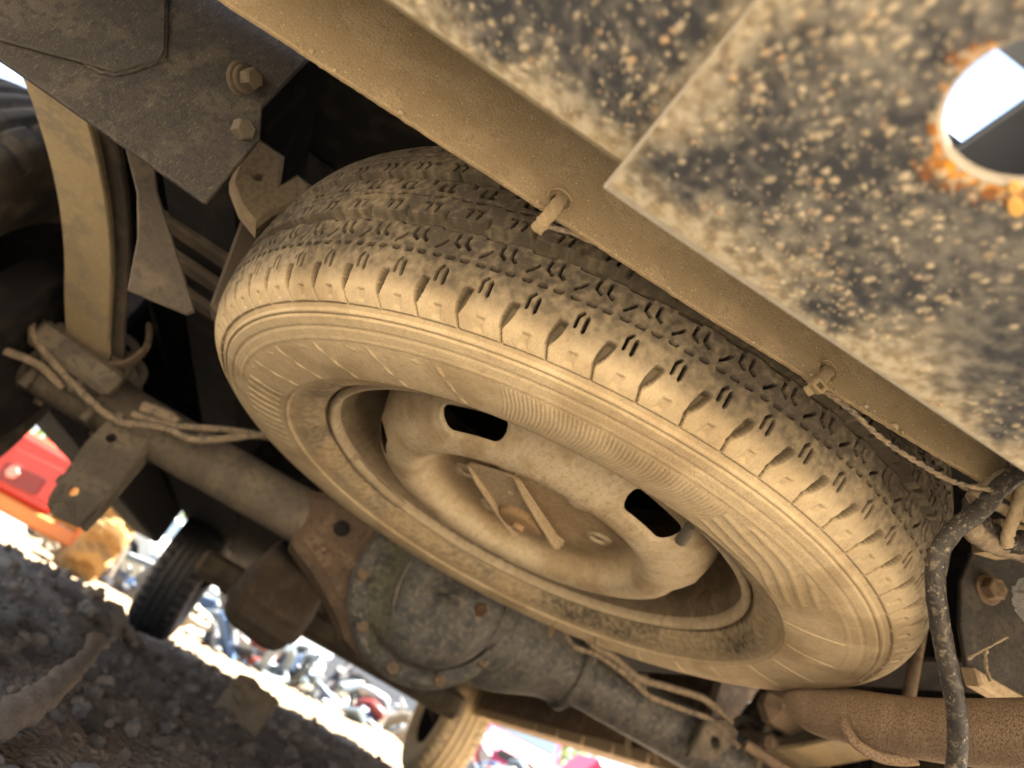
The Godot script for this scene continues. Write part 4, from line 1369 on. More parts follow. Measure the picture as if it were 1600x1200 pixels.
# ---------------------------------------------------------------- clips, wires and hoses
func wiring() -> void:
	var g := Geo.new()
	# left clip: a worn strap out of its hole and round the edge
	var root := thing("strap_clip", "dusty tan strap hooked over the crossmember's edge, the upper left clip", "clip", Vector3(-0.146, 0.36, 0.36))
	var xs := PackedVector3Array()
	for p in spline([Vector3(-0.1462, 0.3628, 0.354), Vector3(-0.1460, 0.3645, 0.3618), Vector3(-0.1462, 0.3590, 0.3650), Vector3(-0.1468, 0.3510, 0.3652), Vector3(-0.1478, 0.3440, 0.3630), Vector3(-0.1482, 0.3425, 0.3575)], 5):
		xs.append(p)
	g.tube(xs, [0.0023, 0.0023, 0.0024, 0.0024, 0.0025, 0.0026, 0.0027, 0.0028, 0.0028, 0.0029, 0.0030, 0.0031, 0.0032, 0.0033], 12, true, 0.40, 0.16)
	part("strap", g, M.dusty, root)
	g = Geo.new()
	var ring := PackedVector3Array()
	for k in 15:
		var a := -0.5 + 4.2 * k / 14.0
		ring.append(Vector3(-0.1462 + 0.0062 * cos(a), 0.3632 + 0.0062 * sin(a), 0.3606))
	g.tube(ring, [0.0010], 6, true, 1.0, 0.2)
	part("hole_rim", g, M.dusty, root)
	# right clip: a cable tie with its square head
	root = thing("cable_tie", "tan cable tie with square head hooked over the crossmember's edge", "cable tie", Vector3(0.012, 0.36, 0.36))
	g = Geo.new()
	g.tube(spline([Vector3(0.0163, 0.3688, 0.355), Vector3(0.0162, 0.3700, 0.3612), Vector3(0.0148, 0.3660, 0.3640), Vector3(0.0118, 0.3580, 0.3645), Vector3(0.0100, 0.3530, 0.3640), Vector3(0.0092, 0.3510, 0.3590)], 5), [0.0027], 10, true, 0.45, 0.05)
	part("strap", g, M.dusty, root)
	g = Geo.new()
	var hp := rounded(0.0072, 0.0058, 0.0012, 3)
	var hole := rounded(0.0034, 0.0024, 0.0004, 2)
	g.prism(hp, -0.0028, 0.0032, Transform3D(Basis(Vector3(0, 0, 1), -0.32) * Basis(Vector3(1, 0, 0), 0.35), Vector3(0.0098, 0.3522, 0.3660)), 0.0008, [hole])
	part("head", g, M.dusty, root)
	g = Geo.new()
	ring = PackedVector3Array()
	for k in 13:
		var a := -0.9 + 4.0 * k / 12.0
		ring.append(Vector3(0.0163 + 0.0058 * cos(a), 0.3690 + 0.0058 * sin(a), 0.3605))
	g.tube(ring, [0.0008], 6, true, 1.0, 0.2)
	part("hole_rim", g, M.dusty, root)
	# thin twisted cable from clip to clip and on to the hose
	g = Geo.new()
	var run := spline([Vector3(-0.147, 0.3490, 0.3550), Vector3(-0.12, 0.3590, 0.3540), Vector3(-0.06, 0.3620, 0.3540), Vector3(0.000, 0.3630, 0.3545), Vector3(0.012, 0.3600, 0.3560), Vector3(0.022, 0.3560, 0.3610), Vector3(0.0337, 0.3535, 0.363), Vector3(0.050, 0.3503, 0.363), Vector3(0.0635, 0.3493, 0.363), Vector3(0.078, 0.3495, 0.3635), Vector3(0.093, 0.3502, 0.364), Vector3(0.105, 0.3525, 0.365), Vector3(0.124, 0.3600, 0.366)], 14)
	for s in 2:
		var st := PackedVector3Array()
		for k in run.size():
			var a := k * 0.6 + PI * s
			st.append(run[k] + Vector3(0, sin(a), cos(a)) * 0.0006)
		g.tube(st, [0.00095], 8, true, 1.0, 0.25)
	single("twisted_cable", g, M.loom, "thin tan twisted cable running along the crossmember's lower edge to the black hose", "cable")
	# the black hose
	g = Geo.new()
	var hs := spline([Vector3(0.150, 0.392, 0.384), Vector3(0.142, 0.384, 0.379), Vector3(0.133, 0.376, 0.374), Vector3(0.127, 0.363, 0.366), Vector3(0.1245, 0.350, 0.359), Vector3(0.1185, 0.3345, 0.350), Vector3(0.1200, 0.3180, 0.342), Vector3(0.135, 0.298, 0.334), Vector3(0.158, 0.275, 0.325), Vector3(0.173, 0.258, 0.319), Vector3(0.188, 0.232, 0.308), Vector3(0.20, 0.19, 0.29)], 9)
	g.tube(hs, [0.0049], 18, true, 1.0, 0.05)
	single("black_hose", g, M.hose, "mud spattered black hose hanging down at the right of the spare wheel", "hose")
	var bundle := thing("wiring_bundle", "knotted bundle of dusty wires and tape above the black hose", "wiring", Vector3(0.14, 0.36, 0.352))
	var lines := [
		[[Vector3(0.205, 0.37, 0.352), Vector3(0.175, 0.361, 0.350), Vector3(0.160, 0.353, 0.347), Vector3(0.146, 0.353, 0.344), Vector3(0.134, 0.357, 0.347), Vector3(0.128, 0.365, 0.356)], 0.0062, M.hose],
		[[Vector3(0.124, 0.355, 0.356), Vector3(0.130, 0.368, 0.362), Vector3(0.140, 0.378, 0.367), Vector3(0.160, 0.384, 0.372), Vector3(0.20, 0.39, 0.378)], 0.0060, M.loom],
		[[Vector3(0.1385, 0.3725, 0.3685), Vector3(0.1425, 0.366, 0.365), Vector3(0.1455, 0.358, 0.360), Vector3(0.1500, 0.350, 0.354), Vector3(0.155, 0.348, 0.350)], 0.0031, M.tan],
		[[Vector3(0.125, 0.345, 0.352), Vector3(0.138, 0.346, 0.346), Vector3(0.155, 0.349, 0.343), Vector3(0.18, 0.356, 0.345), Vector3(0.21, 0.362, 0.348)], 0.0055, M.loom],
		[[Vector3(0.130, 0.360, 0.357), Vector3(0.150, 0.366, 0.352), Vector3(0.175, 0.370, 0.355), Vector3(0.21, 0.378, 0.36)], 0.0032, M.tan],
		[[Vector3(0.128, 0.3755, 0.368), Vector3(0.1255, 0.3815, 0.3715), Vector3(0.1262, 0.3865, 0.374)], 0.0008, M.hose]]
	for q in lines:
		g = Geo.new()
		g.tube(spline(q[0], 7), [q[1]], 12, true, 1.0, 0.14)
		part("wire", g, q[2], bundle)
	# torn grey cloth hanging at the right edge
	g = Geo.new()
	var n := FastNoiseLite.new()
	n.seed = 8
	n.frequency = 60.0
	var pos := PackedVector3Array()
	for r in 40:
		for k in 30:
			var u := k / 29.0
			var v := r / 39.0
			var left := 0.0035 * sin(v * 9.0) + 0.003 * n.get_noise_2d(v * 0.2, 4.0) - 0.006 * sin(v * PI)
			var base := Vector3(0.1835, 0.356, 0.3365).lerp(Vector3(0.2065, 0.3235, 0.3240), v)
			var p := base + Vector3(0.045, 0.006, 0.012) * u + Vector3(left, 0, 0) * (1.0 - u)
			p += Vector3(-0.2, 0.4, 0.9) * (0.0028 * sin(u * 19.0 + v * 7.0) + 0.002 * n.get_noise_2d(u * 0.15, v * 0.15))
			pos.append(p)
	g.sheet(pos, 40, 30, false)
	single("torn_cloth", g, M.cloth, "torn grey cloth hanging below the wiring at the right edge", "cloth")

# ---------------------------------------------------------------- the yard
var hill := FastNoiseLite.new()
var lump := FastNoiseLite.new()

func ground_at(x: float, z: float) -> float:
	var far := clampf((Vector2(x + 0.2, z + 0.5).length() - 2.0) / 6.0, 0.0, 1.0)
	var y := lump.get_noise_2d(x, z) * lerpf(0.022, 0.05, far) + hill.get_noise_2d(x, z) * lerpf(0.030, 0.16, far) * smoothstep(0.0, 1.0, far + 0.4)
	# ridge of dug earth at the left under the sill, broken off towards the middle
	var m := exp(-pow((z + 1.75 + 0.25 * (x + 0.6)) / 0.42, 2.0)) * smoothstep(-0.36, -0.58, x + 0.10 * lump.get_noise_2d(x * 0.7, z * 0.7 + 9.0))
	y += 0.085 * m
	return y - 0.012

func ground() -> void:
	hill.seed = 3
	hill.frequency = 0.5
	hill.fractal_octaves = 3
	lump.seed = 5
	lump.frequency = 7.0
	lump.fractal_octaves = 5
	lump.fractal_gain = 0.55
	var nu := 330
	var nv := 330
	var pos := PackedVector3Array()
	var cc := PackedColorArray()
	var patch := FastNoiseLite.new()
	patch.seed = 9
	patch.frequency = 1.4
	patch.fractal_octaves = 4
	for j in nv:
		var t := j / float(nv - 1) * 2.0 - 1.0
		var z := -0.55 + sinh(t * 7.2) * 0.24
		for k in nu:
			var s := k / float(nu - 1) * 2.0 - 1.0
			var x := -0.22 + sinh(s * 7.2) * 0.24
			pos.append(Vector3(x, ground_at(x, z), z))
			# brown soil below the truck, dry dust outside it
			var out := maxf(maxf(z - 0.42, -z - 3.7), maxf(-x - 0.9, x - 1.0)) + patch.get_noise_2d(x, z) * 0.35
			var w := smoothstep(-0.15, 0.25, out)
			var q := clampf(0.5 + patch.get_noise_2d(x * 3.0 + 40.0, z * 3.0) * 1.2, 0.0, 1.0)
			cc.append(Color(0.34, 0.258, 0.185).lerp(Color(0.50, 0.385, 0.285), q).lerp(Color(0.56, 0.485, 0.38) if z > -2.0 else Color(0.30, 0.235, 0.155), w))  # paler tone behind the lens, unseen, added to bounce light up
	var g := Geo.new()
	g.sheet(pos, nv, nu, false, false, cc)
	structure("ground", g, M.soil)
	# sky-lit edge stones and gravel
	var kinds := []
	for s in 5:
		kinds.append(stone_mesh(s + 40, 1))
	var mm := MultiMesh.new()
	mm.transform_format = MultiMesh.TRANSFORM_3D
	mm.use_colors = true
	mm.mesh = kinds[0]
	mm.instance_count = 5500
	for k in 5500:
		var d := 0.35 + pow(rnd(), 1.6) * 4.2
		var a := -1.15 + rnd(1.5)
		var p := Vector3(-0.16 + d * sin(a), 0, 0.62 - d * cos(a))
		var r := (0.0018 + pow(rnd(), 4.0) * 0.0085) * clampf(d, 0.6, 2.0)
		p.y = ground_at(p.x, p.z) + r * 0.25
		var b := Basis.from_euler(Vector3(rnd(6.0), rnd(6.0), rnd(6.0))).scaled(Vector3.ONE * r)
		mm.set_instance_transform(k, Transform3D(b, p))
		var q := 0.6 + rnd(0.8)
		mm.set_instance_color(k, Color(0.42 * q, 0.33 * q, 0.25 * q))
	var mi := MultiMeshInstance3D.new()
	mi.name = "gravel"
	mi.multimesh = mm
	mi.material_override = M.stone
	mi.set_meta("kind", "stuff")
	tag(mi, "loose clods and grit on the dark soil", "gravel")
	mi.set_meta("kind", "stuff")
	add_child(mi, true)

func stone_mesh(s: int, detail: int) -> ArrayMesh:
	var g := Geo.new()
	stone_geo(g, s, detail, Color(1, 1, 1))
	return g.done(M.stone)

func stone_geo(g: Geo, s: int, detail: int, c: Color) -> void:
	var n := FastNoiseLite.new()
	n.seed = s
	n.frequency = 0.75
	n.noise_type = FastNoiseLite.TYPE_CELLULAR if detail > 1 else FastNoiseLite.TYPE_SIMPLEX
	n.fractal_octaves = 2
	var rows := 5 + 7 * detail
	var cols := 8 + 12 * detail
	var pos := PackedVector3Array()
	for i in rows:
		var t := PI * i / (rows - 1)
		for j in cols:
			var a := TAU * j / cols
			var d := Vector3(sin(t) * cos(a), cos(t), -sin(t) * sin(a))
			var e := 1.0 / (0.30 + 0.70 * maxf(absf(d.x), maxf(absf(d.y), absf(d.z))))
			pos.append(d * e * (0.75 + 0.42 * n.get_noise_3d(d.x * 1.6, d.y * 1.6, d.z * 1.6)))
	g.col = c
	g.sheet(pos, rows, cols, true, true)

func stone(called: String, label: String, category: String, p: Vector3, size: Vector3, turn: Vector3, s: int, c: Color, group := "") -> void:
	var g := Geo.new()
	stone_geo(g, s, 3, c)
	var o := single(called, g, M.stone, label, category, group)
	o.position = Vector3(p.x, ground_at(p.x, p.z) + p.y, p.z)
	o.basis = Basis.from_euler(turn) * Basis.from_scale(size)

func stones() -> void:
	var grey := Color(0.40, 0.35, 0.30)
	stone("stone", "pale angular stone at the left edge beside the stick's thick end", "stone", Vector3(-0.322, 0.010, -0.165), Vector3(0.022, 0.017, 0.024), Vector3(0.3, 0.5, 0.2), 11, grey)
	stone("stone_001", "flat grey stone in the lower left corner below the stick", "stone", Vector3(-0.243, 0.006, 0.012), Vector3(0.022, 0.010, 0.019), Vector3(0.2, 1.1, 0.3), 12, grey)
	stone("stone_002", "small grey block shaped stone right of the corner stone", "stone", Vector3(-0.212, 0.007, -0.085), Vector3(0.017, 0.010, 0.014), Vector3(0.1, 0.4, 0.3), 13, grey)
	stone("stone_003", "upright pointed stone right of the stick's thin end", "stone", Vector3(-0.250, 0.014, -0.325), Vector3(0.014, 0.021, 0.013), Vector3(0.4, 0.2, 0.5), 14, Color(0.19, 0.155, 0.12))
	stone("stone_004", "rounded brown pebble between the corner stones", "stone", Vector3(-0.226, 0.005, -0.048), Vector3(0.010, 0.007, 0.010), Vector3(0.1, 0.9, 0.3), 15, Color(0.20, 0.155, 0.12))
	for k in 26:
		var d := 0.52 + pow(rnd(), 1.3) * 2.2
		var a := -0.62 + rnd(0.75)
		var p := Vector3(-0.16 + d * sin(a), 0, 0.62 - d * cos(a))
		var r := 0.007 + rnd(0.010) * minf(d, 1.6)
		stone("clod", "loose clod of brown earth on the dark soil under the truck", "clod", Vector3(p.x, r * 0.4, p.z), Vector3(r, r * 0.75, r * 1.1), Vector3(rnd(3.0), rnd(3.0), rnd(3.0)), 20 + k, Color(0.17, 0.13, 0.10).lerp(grey, rnd()), "clods on the soil under the truck")
	# irregular stones strewn nearest the lens
	var near := [[-0.190, -0.150, 0.013, "grey stone with flat faces above the corner stones"], [-0.150, -0.215, 0.010, "small pale chip of stone right of the pointed stone"], [-0.275, -0.250, 0.012, "brown stone tucked under the stick's middle"], [-0.215, -0.420, 0.015, "dull stone beyond the pointed stone"], [-0.120, -0.330, 0.012, "angular chip near the lower edge of the picture"], [-0.060, -0.520, 0.016, "grey stone in the soil left of the brown scrap"], [-0.330, -0.720, 0.022, "lumpy stone past the thin end of the stick"], [-0.200, -0.800, 0.020, "half buried grey stone behind the clods"], [-0.420, -0.900, 0.026, "big clod at the foot of the earth ridge"], [-0.530, -1.500, 0.045, "dark clod on the broken end of the earth ridge"], [-0.470, -1.580, 0.035, "smaller clod below the broken end of the earth ridge"], [-0.262, -0.010, 0.009, "small chip beside the stick's buried end"]]
	for k in near.size():
		var q: Array = near[k]
		stone("stone", q[3], "stone", Vector3(q[0], q[2] * 0.35, q[1]), Vector3(q[2] * (1.0 + rnd(0.5)), q[2] * (0.6 + rnd(0.3)), q[2] * (0.8 + rnd(0.5))), Vector3(rnd(1.0), rnd(3.0), rnd(1.0)), 90 + k, Color(0.32, 0.265, 0.21).lerp(Color(0.44, 0.39, 0.34), rnd()))
	# the stick lying across the soil, thick end at the left
	var g := Geo.new()
	var rad := []
	for k in 49:
		var t := k / 48.0
		rad.append((0.0175 - 0.0075 * smoothstep(0.1, 0.75, t) + 0.0045 * smoothstep(0.78, 0.93, t)) * (0.9 + rnd(0.2)) * (1.0 if k < 47 else 0.7))
	g.col = Color(0.30, 0.23, 0.165)
	g.tube(spline([Vector3(-0.300, -0.012, -0.02), Vector3(-0.290, 0.004, -0.10), Vector3(-0.288, 0.020, -0.18), Vector3(-0.296, 0.033, -0.28), Vector3(-0.306, 0.046, -0.39), Vector3(-0.317, 0.056, -0.465), Vector3(-0.322, 0.060, -0.50)], 8), rad, 14, true, 0.55, 0.16)
	g.col = Color(0.30, 0.23, 0.165)
	single("stick", g, M.stone, "short brown stick like a bone lying on the soil at lower left", "stick")
	# a crumpled square scrap farther under the truck
	g = Geo.new()
	var n := FastNoiseLite.new()
	n.seed = 2
	n.frequency = 9.0
	var pos := PackedVector3Array()
	for r in 24:
		for k in 24:
			var u := k / 23.0
			var v := r / 23.0
			pos.append(Vector3(-0.142 + 0.105 * u + 0.01 * v, 0.010 + 0.075 * v + 0.012 * n.get_noise_2d(u * 0.2, v * 0.2) + 0.008 * sin(u * 5.0), -1.045 - 0.035 * v + 0.022 * sin(u * 3.0) + 0.02 * n.get_noise_2d(u * 0.15 + 3.0, v * 0.15)))
	g.col = Color(0.27, 0.21, 0.14)
	g.sheet(pos, 24, 24, false)
	single("scrap", g, M.stone, "square brown scrap of sheet standing in the soil under the truck", "scrap")

# a simple motor car about 4 m long standing on its origin, nose along +z
func car_root(called: String, label: String, at: Vector3, turn: float, c: Color) -> Node3D:
	var root := thing(called, label, "car", Vector3(at.x, 0, at.z))
	var pm := plain(c, 0.35)
	var mk := func(nm: String, g: Geo, m: Material) -> void:
		var o := MeshInstance3D.new()
		o.name = nm
		o.mesh = g.done(m)
		root.add_child(o, true)
	var side := Transform3D(Basis(Vector3(0, 0, 1), Vector3(0, 1, 0), Vector3(-1, 0, 0)), Vector3.ZERO)
	var g := Geo.new()
	g.prism(v2([-2.0, 0.35, -2.02, 0.62, -1.95, 0.86, -1.2, 0.93, 0.85, 0.90, 1.75, 0.78, 2.0, 0.62, 2.02, 0.34, 1.72, 0.27, 1.66, 0.46, 1.5, 0.6, 1.28, 0.64, 1.06, 0.6, 0.9, 0.46, 0.84, 0.27, -0.84, 0.27, -0.9, 0.46, -1.06, 0.6, -1.28, 0.64, -1.5, 0.6, -1.66, 0.46, -1.72, 0.27]), -0.83, 0.83, side, 0.05)
	mk.call("body", g, pm)
	g = Geo.new()
	g.prism(v2([-1.75, 0.90, -1.45, 1.36, -0.9, 1.44, 0.05, 1.42, 0.85, 0.89]), -0.72, 0.72, side, 0.09)
	mk.call("cabin", g, pm)
	g = Geo.new()
	g.prism(v2([-1.35, 0.95, -1.2, 1.30, -0.55, 1.35, -0.5, 0.95]), -0.725, 0.725, side, 0.004)
	mk.call("window", g, plain(Color(0.03, 0.04, 0.05), 0.1))
	g = Geo.new()
	g.prism(v2([-0.42, 0.95, -0.45, 1.35, 0.0, 1.34, 0.60, 0.95]), -0.725, 0.725, side, 0.004)
	mk.call("window", g, plain(Color(0.03, 0.04, 0.05), 0.1))
	g = Geo.new()
	g.prism(rounded(1.25, 0.62, 0.08), 0.0, 0.012, Transform3D(Basis(Vector3(1, 0, 0), Vector3(0, 0.553, -0.833), Vector3(0, 0.833, 0.553)), Vector3(0, 1.165, 0.445)), 0.003)
	mk.call("windscreen", g, plain(Color(0.05, 0.07, 0.09), 0.08))
	for sx in [-0.60, 0.60]:
		g = Geo.new()
		g.prism(rounded(0.34, 0.15, 0.05), 0.0, 0.03, Transform3D(Basis(), Vector3(sx, 0.64, 1.995)), 0.01)
		mk.call("headlight", g, plain(Color(0.75, 0.78, 0.8), 0.1))
	g = Geo.new()
	g.prism(rounded(0.8, 0.14, 0.04), 0.0, 0.03, Transform3D(Basis(), Vector3(0, 0.60, 2.0)), 0.01)
	mk.call("grille", g, plain(Color(0.03, 0.03, 0.03), 0.5))
	for sx in [-0.78, 0.78]:
		for sz in [-1.28, 1.28]:
			g = Geo.new()
			var wx := Transform3D(Basis(Vector3(0, -1, 0), Vector3(1, 0, 0), Vector3(0, 0, 1)), Vector3(sx, 0.31, sz))
			g.lathe(spline2([Vector2(0.02, -0.09), Vector2(0.2, -0.09), Vector2(0.29, -0.085), Vector2(0.31, -0.06), Vector2(0.31, 0.06), Vector2(0.29, 0.085), Vector2(0.2, 0.09), Vector2(0.02, 0.09)], 3), 28, wx)
			g.col = Color(1.2, 1.2, 1.2)
			mk.call("wheel", g, M.black)
	root.rotation.y = turn
	root.position.y = ground_at(at.x, at.z) + at.y
	return root

func repaint(o: Node3D, c: Color) -> void:
	var pm := plain(c, 0.35)
	for ch in o.get_children():
		if str(ch.name).begins_with("body") or str(ch.name).begins_with("cabin"):
			(ch as MeshInstance3D).set_surface_override_material(0, pm)

func yard() -> void:
	# red machine with a dusty orange wheel, left of the truck
	var root := thing("red_machine", "bright red machine with a lugged ochre tyre at the left edge", "tractor", Vector3(-2.3, 0, -6.5))
	var red := plain(Color(0.36, 0.022, 0.012), 0.35)
	var g := Geo.new()
	g.box(Vector3(-2.62, 0.55, -6.62), Vector3(1.05, 0.50, 0.6), Basis(), 0.04)
	part("body", g, red, root)
	g = Geo.new()
	g.box(Vector3(-2.40, 0.52, -6.315), Vector3(0.46, 0.30, 0.02), Basis(Vector3(0, 0, 1), 0.06), 0.008)
	part("panel", g, plain(Color(0.40, 0.03, 0.02), 0.4), root)
	g = Geo.new()
	g.bolt(Vector3(-2.52, 0.47, -6.305), Vector3(0, 0, 1), 0.09, 0.03, 0.08)
	part("bolt", g, plain(Color(0.75, 0.25, 0.2), 0.4), root)
	g = Geo.new()
	g.prism(v2([-2.66, 0.79, -2.55, 1.02, -2.30, 0.88, -2.02, 0.66, -2.14, 0.60]), -6.75, -6.63, Transform3D(), 0.02)
	part("guard", g, plain(Color(0.50, 0.10, 0.02), 0.4), root)
	g = Geo.new()
	g.box(Vector3(-2.45, 0.235, -6.38), Vector3(1.3, 0.13, 0.14), Basis(), 0.02)
	part("axle_beam", g, plain(Color(0.52, 0.16, 0.03), 0.5), root)
	g = Geo.new()
	var wc := Vector3(-1.66, 0.40, -6.35)
	var pos := PackedVector3Array()
	var prof := [Vector2(0.2, -0.15), Vector2(0.36, -0.17), Vector2(0.42, -0.14), Vector2(0.425, -0.07), Vector2(0.425, 0.0), Vector2(0.425, 0.07), Vector2(0.42, 0.14), Vector2(0.36, 0.17), Vector2(0.2, 0.15)]
	for q in prof.size():
		for k in 144:
			var a := TAU * k / 144
			var lug := 0.075 if fposmod(k + absf(prof[q].y) * 30.0, 12.0) < 6.5 and prof[q].x > 0.4 else 0.0
			pos.append(wc + Vector3(prof[q].y, (prof[q].x + lug) * sin(a), (prof[q].x + lug) * cos(a)).rotated(Vector3.UP, 0.35))
	g.sheet(pos, prof.size(), 144, true, true)
	var dirt := plain(Color(0.24, 0.135, 0.045), 0.95)
	var tyre := part("wheel", g, dirt, root)
	g = Geo.new()
	g.prism(circle(0, 0, 0.24, 32), -0.16, 0.16, aimed(wc, Vector3(1, 0, 0).rotated(Vector3.UP, 0.35)), 0.02)
	part("hub", g, plain(Color(0.5, 0.13, 0.03), 0.6), tyre)
	g = Geo.new()
	g.box(Vector3(-1.90, 0.52, -6.52), Vector3(0.40, 0.42, 0.3), Basis(), 0.03)
	part("side_plate", g, plain(Color(0.42, 0.22, 0.06), 0.7), root)

	g = Geo.new()
	g.prism(rounded(0.34, 0.16, 0.03), 0.0, 0.012, Transform3D(Basis(Vector3(0, 0, 1), 0.06), Vector3(-2.44, 0.46, -6.303)), 0.004)
	part("recess_shade", g, plain(Color(0.16, 0.012, 0.008), 0.5), root)  # dark red pad, the shade of a hollow painted as colour
	g = Geo.new()
	g.rod(Vector3(-2.95, 0.81, -6.40), Vector3(-2.14, 0.80, -6.40), 0.022, 12)
	part("rail", g, plain(Color(0.50, 0.10, 0.05), 0.3), root)  # lighter rod, a painted highlight along the top edge
	g = Geo.new()
	g.box(Vector3(-2.17, 0.62, -6.33), Vector3(0.035, 0.34, 0.05), Basis(), 0.01)
	part("edge_strip", g, plain(Color(0.46, 0.07, 0.04), 0.35), root)
	# scrap cars across the yard
	var white := Color(0.36, 0.41, 0.43)
	var first := car_root("parked_car", "white car with its nose to the truck, right of the red machine", Vector3(-2.75, 0, -13.6), 0.75, white)
	var rows := [
		[-0.9, -15.5, -0.5, Color(0.165, 0.220, 0.286), "blue grey car at the left of the row seen below the axle"],
		[0.2, -17.0, 1.2, Color(0.363, 0.358, 0.330), "cream car left of the small red car in the far row"],
		[1.0, -20.5, 1.5, Color(0.303, 0.017, 0.011), "small red car behind the far row, seen below the canister"],
		[1.9, -16.5, -0.9, Color(0.248, 0.270, 0.286), "silver car in the middle of the far row, turned away"],
		[3.1, -18.5, 0.4, Color(0.374, 0.380, 0.363), "pale car right of the silver one in the far row"],
		[3.6, -14.3, 1.1, Color(0.198, 0.237, 0.275), "slate blue car nearest the dark front wheel"],
		[5.3, -13.5, -0.3, Color(0.396, 0.028, 0.088), "pink red car right of the tan front wheel"],
		[6.9, -17.5, 0.9, Color(0.319, 0.352, 0.363), "light grey car between the two red ones at the right"],
		[8.1, -13.2, 1.45, Color(0.385, 0.017, 0.055), "red car seen side on at the far right below the sill"],
		[10.6, -15.5, 0.2, Color(0.066, 0.138, 0.275), "blue car beyond the right hand red car"],
		[-5.5, -18.0, 0.3, Color(0.330, 0.330, 0.319), "grey white car behind the red machine"],
		[8.8, -21.0, 2.2, Color(0.385, 0.391, 0.374), "white car farthest back at the right"]]
	for q in rows:
		var c: Node3D = first.duplicate()
		c.name = "parked_car_%03d" % (rows.find(q) + 1)
		add_child(c)
		c.position = Vector3(q[0], ground_at(q[0], q[1]), q[1])
		c.rotation.y = q[2]
		c.set_meta("label", q[4])
		repaint(c, q[3])
	for c in get_children():
		if c.has_meta("category") and c.get_meta("category") == "car":
			c.set_meta("group", "scrap cars across the yard")
	# heaps of dry earth and rubble along the shade's edge
	var heaps := [[-1.3, -7.6, 0.16], [-0.75, -8.4, 0.13], [-0.2, -9.0, 0.10], [0.5, -8.8, 0.12], [1.1, -8.2, 0.09], [1.8, -8.8, 0.11], [2.5, -8.0, 0.10], [-1.9, -7.4, 0.14]]
	for k in heaps.size():
		var h: Array = heaps[k]
		stone("rubble", "lump of pale dry earth in the sun beyond the truck's shade", "rubble", Vector3(h[0], h[2] * 0.3, h[1]), Vector3(h[2] * 1.8, h[2] * 0.8, h[2]), Vector3(0.1, rnd(3.0), 0.1), 70 + k, Color(0.30, 0.23, 0.15), "rubble lumps in the sun")
	# low heaps of mixed scrap between the cars, too many small bits to count
	var bits := Geo.new()
	var tones := [Color(0.10, 0.11, 0.12), Color(0.16, 0.17, 0.18), Color(0.05, 0.06, 0.07), Color(0.30, 0.31, 0.31), Color(0.04, 0.08, 0.16), Color(0.13, 0.015, 0.012), Color(0.12, 0.10, 0.07), Color(0.22, 0.20, 0.15), Color(0.02, 0.02, 0.022), Color(0.10, 0.13, 0.15), Color(0.20, 0.24, 0.27), Color(0.06, 0.08, 0.09), Color(0.03, 0.035, 0.04)]
	for k in 900:
		var z := -7.5 - rnd(4.5)
		var x := -2.4 + rnd(8.5) * (1.0 + (-z - 7.5) * 0.06)
		var e := 0.04 + pow(rnd(), 2.0) * 0.20
		bits.col = tones[int(rnd(12.99))] * (0.7 + rnd(0.6))
		var p := Vector3(x, ground_at(x, z) + e * 0.3 + pow(rnd(), 2.0) * 0.34, z)
		var b := Basis.from_euler(Vector3(rnd(3.0), rnd(3.0), rnd(3.0)))
		if k % 3 == 0:
			bits.rod(p - b.x * e * 1.6, p + b.x * e * 1.6, e * 0.25, 8)
		elif k % 3 == 1:
			bits.box(p, Vector3(e * 2.0, e * 0.5, e * 1.3), b, e * 0.08)
		else:
			var arc := PackedVector3Array()
			for j in 9:
				arc.append(p + b.x * cos(j * 0.7) * e + b.y * sin(j * 0.7) * e * 0.8)
			bits.tube(arc, [e * 0.28], 7)
	var heap := MeshInstance3D.new()
	heap.name = "scrap_heap"
	heap.mesh = bits.done(M.paint)
	add_child(heap, true)
	tag(heap, "heap of small mixed scrap metal and plastic beyond the truck's shade", "scrap heap")
	heap.set_meta("kind", "stuff")
	# scrub and trees along the yard's far side
	var spots := [[15.0, -38.0, 5.0], [19.0, -42.0, 6.5], [11.0, -44.0, 5.5], [24.0, -40.0, 6.0], [6.0, -46.0, 6.0], [0.0, -47.0, 5.0], [-7.0, -46.0, 6.0], [-15.0, -44.0, 6.5]]
	var names := ["bright green tree seen between the red cars at the right", "tall green tree behind the bright one at the right", "green tree left of the bright green one", "green tree farthest right beyond the yard", "tree beyond the pink red car", "tree beyond the far row's middle", "tree behind the red machine's right side", "tree behind the red machine"]
	for k in spots.size():
		tree(spots[k][0], spots[k][1], spots[k][2], names[k], k)

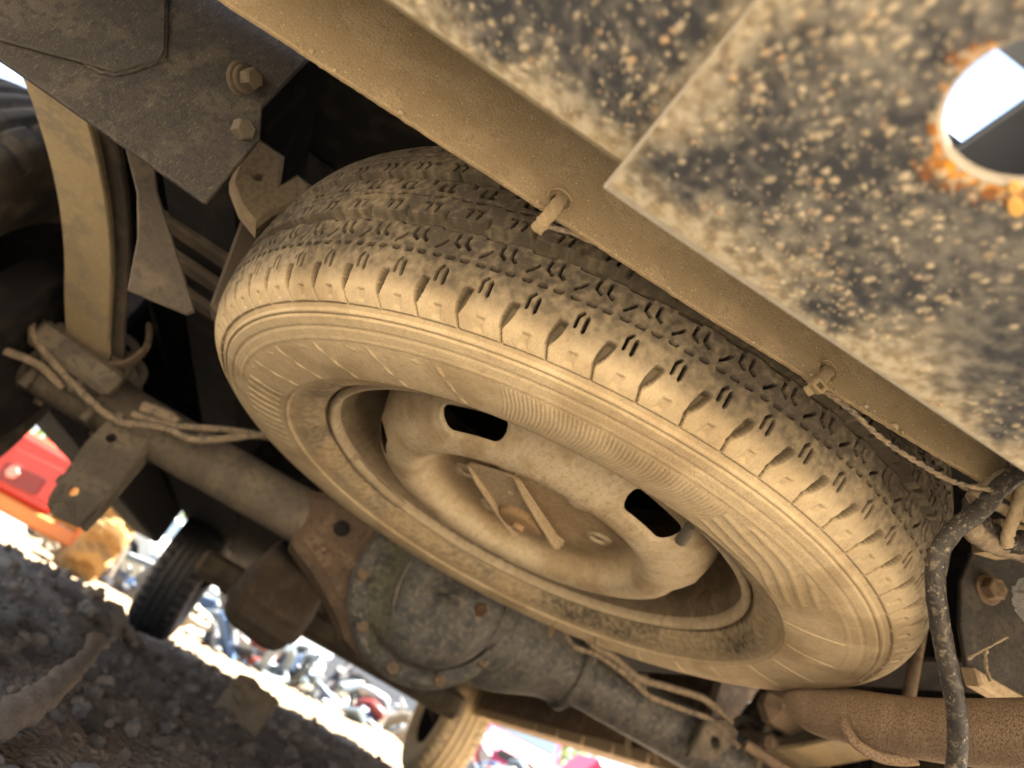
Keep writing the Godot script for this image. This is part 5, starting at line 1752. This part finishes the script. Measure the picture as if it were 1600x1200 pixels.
func tree(x: float, z: float, high: float, label: String, s: int) -> void:
	var root := thing("tree", label, "tree", Vector3(x, ground_at(x, z), z), "trees beyond the yard")
	var g := Geo.new()
	g.tube(spline([Vector3(0, -0.2, 0), Vector3(0.1, high * 0.25, 0), Vector3(0, high * 0.6, 0.1)], 4), [0.22, 0.2, 0.19, 0.18, 0.16, 0.14, 0.12, 0.1, 0.08], 9)
	var o := MeshInstance3D.new()
	o.name = "trunk"
	o.mesh = g.done(plain(Color(0.16, 0.11, 0.07), 0.9))
	root.add_child(o)
	g = Geo.new()
	var r := RandomNumberGenerator.new()
	r.seed = 300 + s
	for b in 26:
		var c := Vector3(r.randf_range(-1, 1) * high * 0.36, high * r.randf_range(0.22, 0.95), r.randf_range(-1, 1) * high * 0.36)
		var rad := high * r.randf_range(0.10, 0.18)
		for k in 60:
			var d := Vector3(r.randfn(), r.randfn(), r.randfn()).normalized() * rad * pow(r.randf(), 0.4)
			var u := Vector3(r.randfn(), r.randfn(), r.randfn()).normalized()
			var w := u.cross(Vector3(r.randfn(), r.randfn(), r.randfn())).normalized()
			var e := high * 0.022
			g.col = Color(0.13, 0.20, 0.03) * r.randf_range(0.6, 1.3)
			g.face([c + d - u * e, c + d + w * e * 0.7, c + d + u * e, c + d - w * e * 0.7], u.cross(w))
	var m := plain(Color(1, 1, 1), 0.8)
	m.backlight_enabled = true
	m.backlight = Color(0.4, 0.4, 0.4)
	o = MeshInstance3D.new()
	o.name = "crown"
	o.mesh = g.done(m)
	root.add_child(o)

func _ready() -> void:
	rng.seed = 77
	# --- camera: under the rear bumper, looking forward and up, rolled
	var cam := Camera3D.new()
	cam.name = "camera"
	cam.position = Vector3(-0.16229, 0.13021, 0.62414)
	cam.basis = Basis(Vector3(0.83937, 0.42430, 0.33974), Vector3(-0.52827, 0.78401, 0.32599), Vector3(-0.12804, -0.45310, 0.88221)).orthonormalized()
	cam.fov = 56.78
	cam.near = 0.01
	cam.far = 600.0
	var at := CameraAttributesPhysical.new()
	at.frustum_focal_length = 22.2
	at.exposure_aperture = 6.4
	at.frustum_focus_distance = 0.41
	at.frustum_near = 0.01
	at.frustum_far = 600.0
	cam.attributes = at
	add_child(cam)
	cam.make_current()
	# --- sky, sun, exposure
	var env := Environment.new()
	var sky := Sky.new()
	var sm := ProceduralSkyMaterial.new()
	sm.sky_top_color = Color(0.56, 0.64, 0.76)
	sm.sky_horizon_color = Color(0.82, 0.82, 0.82)
	sm.sky_curve = 0.14
	sm.ground_bottom_color = Color(0.35, 0.30, 0.24)
	sm.ground_horizon_color = Color(0.62, 0.60, 0.56)
	sm.sky_energy_multiplier = 0.55
	sky.sky_material = sm
	env.background_mode = Environment.BG_SKY
	env.sky = sky
	env.tonemap_mode = Environment.TONE_MAPPER_LINEAR
	env.tonemap_exposure = 13.8
	env.sdfgi_enabled = true
	env.ssao_enabled = true
	env.ssil_enabled = true
	var we := WorldEnvironment.new()
	we.name = "environment"
	we.environment = env
	add_child(we)
	var sun := DirectionalLight3D.new()
	sun.name = "sun"
	sun.light_energy = 1.5
	sun.light_color = Color(1.0, 0.96, 0.90)
	sun.light_angular_distance = 0.5
	sun.shadow_enabled = true
	add_child(sun)
	sun.look_at_from_position(Vector3(0.45, 1.2, -0.12), Vector3.ZERO, Vector3.UP)

	make_materials()
	ground()
	pickup_truck()
	rear_axle()
	leaf_spring()
	exhaust()
	spare_wheel()
	carrier_plate()
	wiring()
	stones()
	yard()
